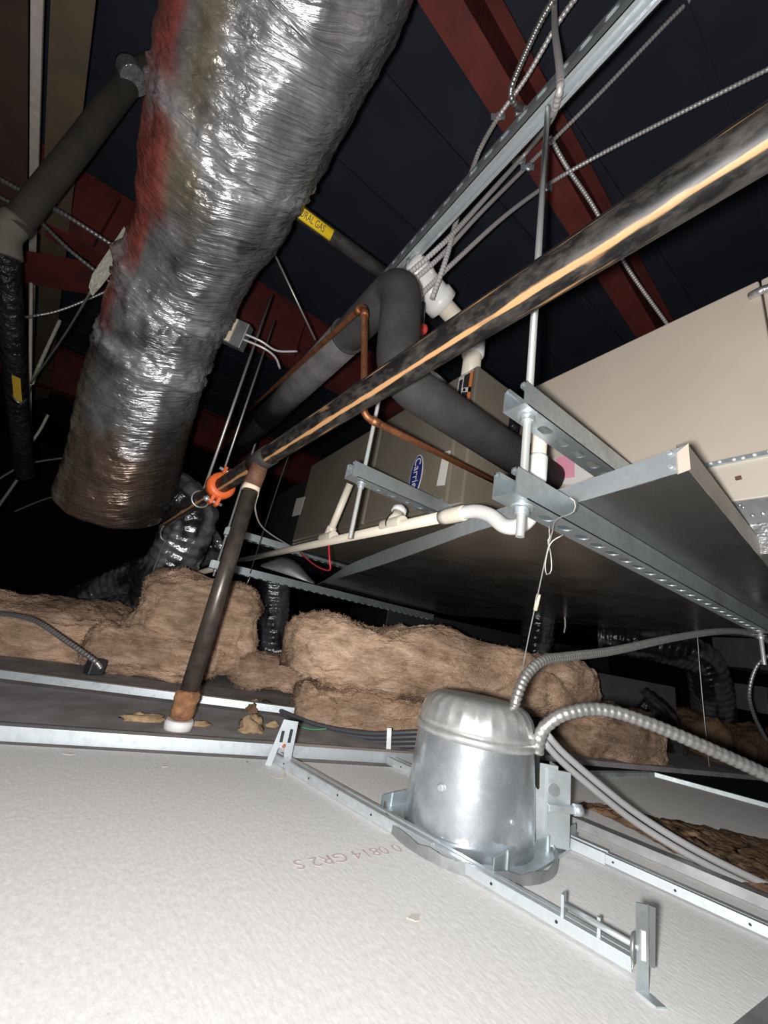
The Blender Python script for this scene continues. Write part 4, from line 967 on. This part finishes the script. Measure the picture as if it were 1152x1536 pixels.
# far end bracket, A-shaped with slots
q = onz(416, 1148, FL); s2 = cdir
pa = [q - s2 * .024, q - s2 * .012, q - s2 * .006 + zv * .03, q + s2 * .006 + zv * .03, q + s2 * .012, q + s2 * .024, q + s2 * .022 + zv * .078, q - s2 * .008 + zv * .080]
nb = V((s2.y, -s2.x, 0))
pb2 = MB().prism(pa, nb * .0016).build('end_bracket', M_galv_bright, o)
for (u_, z0, z1) in ((-.004, .040, .060), (.012, .040, .064)):
    MB().bar(q + s2 * u_ + zv * z0 + nb * .0018, q + s2 * u_ + zv * z1 + nb * .0018, .006, .001, up=nb).build('slot', M_ink, pb2)
MB().lathe(q + s2 * .004 + zv * .034 + nb * .0016, nb, [(.004, 0), (.003, .003)], 8).build('screw', M_copper, pb2)
o, a, b, t = hbar((586, 1140), (1330, 1474), 'galvanised hanger bar passing behind the can light', split=.62)
MB().bar(onz(846, 1224, FL + .008), onz(1320, 1424, FL + .008), .020, .014).build('backing_rail', M_galv_dull, o)

# ------------------------------------------------------------------ conduits and cables from the can
tag(ribbed([ond(771, 1062, .635), ond(777, 1040, .64), ond(790, 1012, .66), ond(815, 991, .69), ond(850, 985, .74), ond(920, 976, .84), ond(1010, 957, .98), ond(1080, 947, 1.1), ond(1125, 950, 1.2), ond(1170, 968, 1.3), ond(1300, 1010, 1.5)], .0090, .0085, 14).build('flexible_conduit', M_conduit), 'flexible steel conduit rising from the can light towards the strut tip', 'conduit')
tag(ribbed([ond(806, 1128, .60), ond(809, 1108, .60), ond(820, 1088, .60), ond(850, 1070, .60), ond(900, 1064, .60), ond(960, 1080, .59), ond(1050, 1117, .575), ond(1170, 1172, .56), ond(1320, 1245, .55), ond(1480, 1310, .55)], .0098, .0100, 16, .10).build('flexible_conduit', M_conduit), 'thick bright flexible conduit arching low to the right from the can light', 'conduit')
tag(MB().tube(spline([ond(807, 1120, .60), ond(806, 1150, .61), ond(806, 1190, .62)], .01), .0035, 10).build('conduit_connector', M_ink), 'black cable end behind the can light side', 'connector')
def nm(off, label):
    pp = [(812, 1108, .63), (840, 1140, .635), (900, 1192, .64), (960, 1238, .64), (1050, 1292, .62), (1175, 1352, .60), (1330, 1418, .59), (1480, 1478, .58)]
    tag(MB().tube(spline([ond(x + off * .45, y - off, d) for x, y, d in pp], .02), .0056, 12).build('grey_cable', M_grey_cable), label, 'cable', 'grey cables from the can light')
nm(0, 'grey sheathed cable of the pair from the can light, next to the hanger bar'); nm(11, 'grey sheathed cable of the pair from the can light, next to the insulation')
nm(-9, 'grey sheathed cable in the pair running from the can light over the board') if False else None
for k in range(5):
    tag(MB().tube(spline([ond(395, 1052 + k * 3, 1.22), ond(430, 1070 + k * 4.5, 1.16), ond(480, 1088 + k * 5, 1.12), ond(550, 1100 + k * 6, 1.08), ond(630, 1098 + k * 7, 1.05), ond(700, 1100 + k * 7, 1.06)], .03), .0062, 10).build('bundled_cable', M_dark_cable), ('dark bundled cable touching the insulation foot', 'dark bundled cable second from the insulation foot', 'dark bundled cable in the middle of the five', 'dark bundled cable second from the board runner', 'dark bundled cable next to the board runner')[k], 'cable', 'dark cables in the bundle')
tag(MB().tube(spline([ond(428, 1078, 1.10), ond(445, 1088, 1.08), ond(468, 1094, 1.07), ond(490, 1093, 1.07)], .01), .002, 6).build('ground_wire', M_green), 'thin green wire beside the dark cable bundle', 'wire')
tag(MB().bar(ond(584, 1092, 1.03), ond(582, 1140, 1.0), .012, .003, up=-FC).build('cable_strap', M_galv_dull), 'small steel strap holding the dark cable bundle', 'strap')

# ------------------------------------------------------------------ brown fibreglass
def batt(c, ax_u, half, label, m=M_fibre, seed=0, amp=.035, nu=110, nv=64, ragged=.35, fuzz=5500):
    """superellipsoid heap with torn, layered surface; ax_u is its long direction in plan"""
    u = V(ax_u).normalized(); wv = V((-u.y, u.x, 0)); z = V((0, 0, 1)); c = V(c); vs = []; fs = []
    sg = lambda x, e: math.copysign(abs(x) ** e, x)
    for j in range(nv + 1):
        ph = -math.pi / 2 + math.pi * j / nv
        for i in range(nu):
            th = 2 * math.pi * i / nu
            x = sg(math.cos(ph), .45) * sg(math.cos(th), .5); y = sg(math.cos(ph), .45) * sg(math.sin(th), .5); zz = sg(math.sin(ph), .5)
            p = u * x * half[0] + wv * y * half[1] + z * zz * half[2]
            nrm = (u * (x / half[0]) + wv * (y / half[1]) + z * (zz / half[2])).normalized()
            q = c + p + V((seed * 3.1, seed, 0))
            d1 = noise.fractal(V((q.x * 3.2, q.y * 3.2, q.z * 4.5)), .8, 2.1, 3)
            wq = V((q.x + .02 * noise.noise(q * 20), q.y, q.z + .03 * noise.noise(q * 9)))
            bl = abs(noise.noise(V((wq.x * 6, wq.y * 6, wq.z * 12)))) + .45 * abs(noise.noise(V((wq.x * 21, wq.y * 21, wq.z * 38)))) + .30 * abs(noise.noise(wq * 62))
            end = abs(x) ** 6
            dsp = amp * (.85 * d1 + 1.15 * bl - .45) + amp * ragged * end * noise.noise(q * 26)
            top = amp * 1.0 * noise.noise(V((q.x * 5, q.y * 5, 3 + seed))) * max(0, zz)
            vs.append(c + p + nrm * dsp + z * top)
    for j in range(nv):
        for i in range(nu):
            i2 = (i + 1) % nu; fs.append((j * nu + i, j * nu + i2, (j + 1) * nu + i2, (j + 1) * nu + i))
    fs.append([i for i in range(nu)][::-1]); fs.append([nv * nu + i for i in range(nu)])
    ob = tag(MB().add(vs, fs, True).build('insulation_batt', m), label, 'insulation', 'brown fibreglass insulation')
    rnd = random.Random(int(seed * 10)); fv = []; ff = []
    for _ in range(fuzz):
        j = rnd.randint(int(nv * .2), nv - 3); i = rnd.randint(0, nu - 1); p = vs[j * nu + i]
        if (p - c).dot(p) > half[1] * .5 * p.length: continue
        e1 = (vs[j * nu + (i + 1) % nu] - p); e2 = (vs[(j + 1) * nu + i] - p); nn_ = e1.cross(e2)
        if nn_.length < 1e-9 or e1.length < 1e-9: continue
        nn_.normalize(); e1.normalize(); e2 = nn_.cross(e1); an = rnd.uniform(0, 6.28)
        tv_ = e1 * math.cos(an) + e2 * math.sin(an) * .6; ln = rnd.uniform(.006, .018); wd_ = nn_.cross(tv_).normalized() * rnd.uniform(.0004, .0009)
        m1 = p + tv_ * ln * .5 + nn_ * rnd.uniform(.002, .007); m2 = p + tv_ * ln + nn_ * rnd.uniform(-.001, .006); o_ = len(fv)
        fv += [p - wd_, p + wd_, m1 + wd_, m1 - wd_, m2]; ff += [(o_, o_ + 1, o_ + 2, o_ + 3), (o_ + 3, o_ + 2, o_ + 4)]
    fz = MB().add(fv, ff, True).build('loose_fibres', m, ob); fz['kind'] = 'stuff'
    return ob
BU = (onz(980, 1140, FL) - onz(470, 1080, FL)).normalized()
mid = ond(672, 1005, 1.52)
batt(ond(676, 1003, 1.50), BU, (.64, .20, .115), 'large brown fibreglass heap behind the can light', seed=1, amp=.035, nu=200, nv=90)
batt(ond(540, 1068, 1.30), BU, (.23, .12, .075), 'low brown fibreglass roll tucked under the large heap', seed=2, amp=.030, nu=130, nv=64)
batt(ond(905, 1100, 1.62), BU, (.26, .13, .105), 'shaded brown fibreglass block behind the bright arching conduit', m=M_fibre, seed=3, amp=.030, nu=130, nv=64)
batt(ond(75, 948, 1.55), (1, -.25, 0), (.36, .22, .12), 'brown fibreglass heap under the armoured cable', seed=4, amp=.040, nu=150, nv=70)
batt(ond(300, 930, 1.62), (1, -.25, 0), (.24, .18, .17), 'tall brown fibreglass heap behind the sprinkler drop pipe', seed=5, amp=.040, nu=150, nv=70)
batt(ond(235, 975, 1.48), (1, -.25, 0), (.24, .14, .085), 'rolled brown fibreglass at the foot of the tall heap', seed=6, amp=.035, nu=130, nv=64)
batt(ond(405, 1005, 1.62), (1, -.25, 0), (.16, .12, .07), 'small brown fibreglass tuft between the two heaps', seed=7, amp=.03, nu=100, nv=50)
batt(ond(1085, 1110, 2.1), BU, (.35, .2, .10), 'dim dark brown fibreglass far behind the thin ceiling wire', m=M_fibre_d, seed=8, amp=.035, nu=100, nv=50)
def scrap(px, py, s, label, m=M_fibre, z=FL - .008, seed=0):
    c = onz(px, py, z); mb = MB(); vs = []; fs = []; nu, nv = 20, 10
    for j in range(nv + 1):
        ph = -math.pi / 2 + math.pi * j / nv
        for i in range(nu):
            th = 2 * math.pi * i / nu; q = V((math.cos(ph) * math.cos(th), math.cos(ph) * math.sin(th), math.sin(ph)))
            k = 1 + .55 * noise.fractal(q * 1.6 + V((seed * 7.1, px, 0)), .6, 2, 3); vs.append(c + V((q.x * s[0] * k, q.y * s[1] * k, max(-.2, q.z) * s[2] * k)) + V((0, 0, s[2] * .15)))
    for j in range(nv):
        for i in range(nu): fs.append((j * nu + i, j * nu + (i + 1) % nu, (j + 1) * nu + (i + 1) % nu, (j + 1) * nu + i))
    return tag(mb.add(vs, fs, True).build('insulation_scrap', m), label, 'scrap', 'loose fibreglass scraps')
M_scrap = G('tan_fibre_scrap', (.42, .29, .17), .95, col2=(.28, .19, .11), nscale=60, bump=.6)
scrap(215, 1080, (.045, .02, .012), 'flat tan fibre scrap left of the white pipe collar', M_scrap, seed=1)
scrap(298, 1088, (.03, .012, .008), 'thin tan fibre scrap right of the white pipe collar', M_scrap, seed=2)
scrap(375, 1096, (.032, .028, .026), 'fluffy tan fibre tuft standing on the dark strip', M_scrap, seed=3)
scrap(376, 1068, (.02, .02, .022), 'dark crumb behind the fluffy tan tuft', M_fibre_d, seed=4)
scrap(408, 1090, (.016, .012, .01), 'small tan crumb beside the green wire', M_scrap, seed=5)
scrap(316, 1006, (.02, .012, .02), 'small tan crumb beside the sprinkler drop pipe', M_scrap, seed=6)
scrap(380, 1056, (.018, .012, .012), 'small tan crumb on the far runner', M_scrap, seed=7)
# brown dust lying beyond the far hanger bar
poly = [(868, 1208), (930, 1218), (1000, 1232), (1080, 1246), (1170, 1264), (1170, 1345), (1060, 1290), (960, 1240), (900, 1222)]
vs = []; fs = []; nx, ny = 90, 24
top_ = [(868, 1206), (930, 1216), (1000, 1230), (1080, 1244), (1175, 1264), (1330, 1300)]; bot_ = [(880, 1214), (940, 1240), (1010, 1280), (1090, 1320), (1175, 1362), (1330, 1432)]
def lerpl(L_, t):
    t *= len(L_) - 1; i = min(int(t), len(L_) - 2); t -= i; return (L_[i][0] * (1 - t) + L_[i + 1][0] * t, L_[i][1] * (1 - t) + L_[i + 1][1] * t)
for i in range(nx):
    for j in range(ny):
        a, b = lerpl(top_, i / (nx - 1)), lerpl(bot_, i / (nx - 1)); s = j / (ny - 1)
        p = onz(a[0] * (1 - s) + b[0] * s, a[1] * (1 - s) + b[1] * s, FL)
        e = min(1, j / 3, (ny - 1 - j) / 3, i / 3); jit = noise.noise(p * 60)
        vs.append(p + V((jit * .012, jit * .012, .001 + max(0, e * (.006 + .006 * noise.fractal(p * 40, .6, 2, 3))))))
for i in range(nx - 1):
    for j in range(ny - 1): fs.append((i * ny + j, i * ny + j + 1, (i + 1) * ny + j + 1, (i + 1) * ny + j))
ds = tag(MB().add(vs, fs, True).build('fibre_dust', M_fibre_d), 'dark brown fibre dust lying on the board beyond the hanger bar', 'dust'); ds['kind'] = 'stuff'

# ------------------------------------------------------------------ dim things far behind
darkbox('trunk_duct', (2.9, 2.6, -.02), (2.2, 1.0, .52), 'long dark rectangular trunk duct under the drain pan', 'duct', M_furn_dark, -.25)
darkbox('liner_board', ond(930, 1045, 2.05), (.7, .05, .20), 'dark grey liner board leaning behind the insulation', 'board', M_grey_slab, -.35)
darkbox('duct_box', ond(1135, 985, 2.2), (.30, .25, .16), 'dim grey duct box behind the curled conduit', 'duct', M_grey_slab, -.4)
darkbox('duct_box', ond(1140, 1050, 2.25), (.26, .25, .14), 'lower dim grey duct box behind the curled conduit', 'duct', M_grey_slab, -.4)

for o in list(bpy.data.objects):
    if '_b' in o: del o['_b']
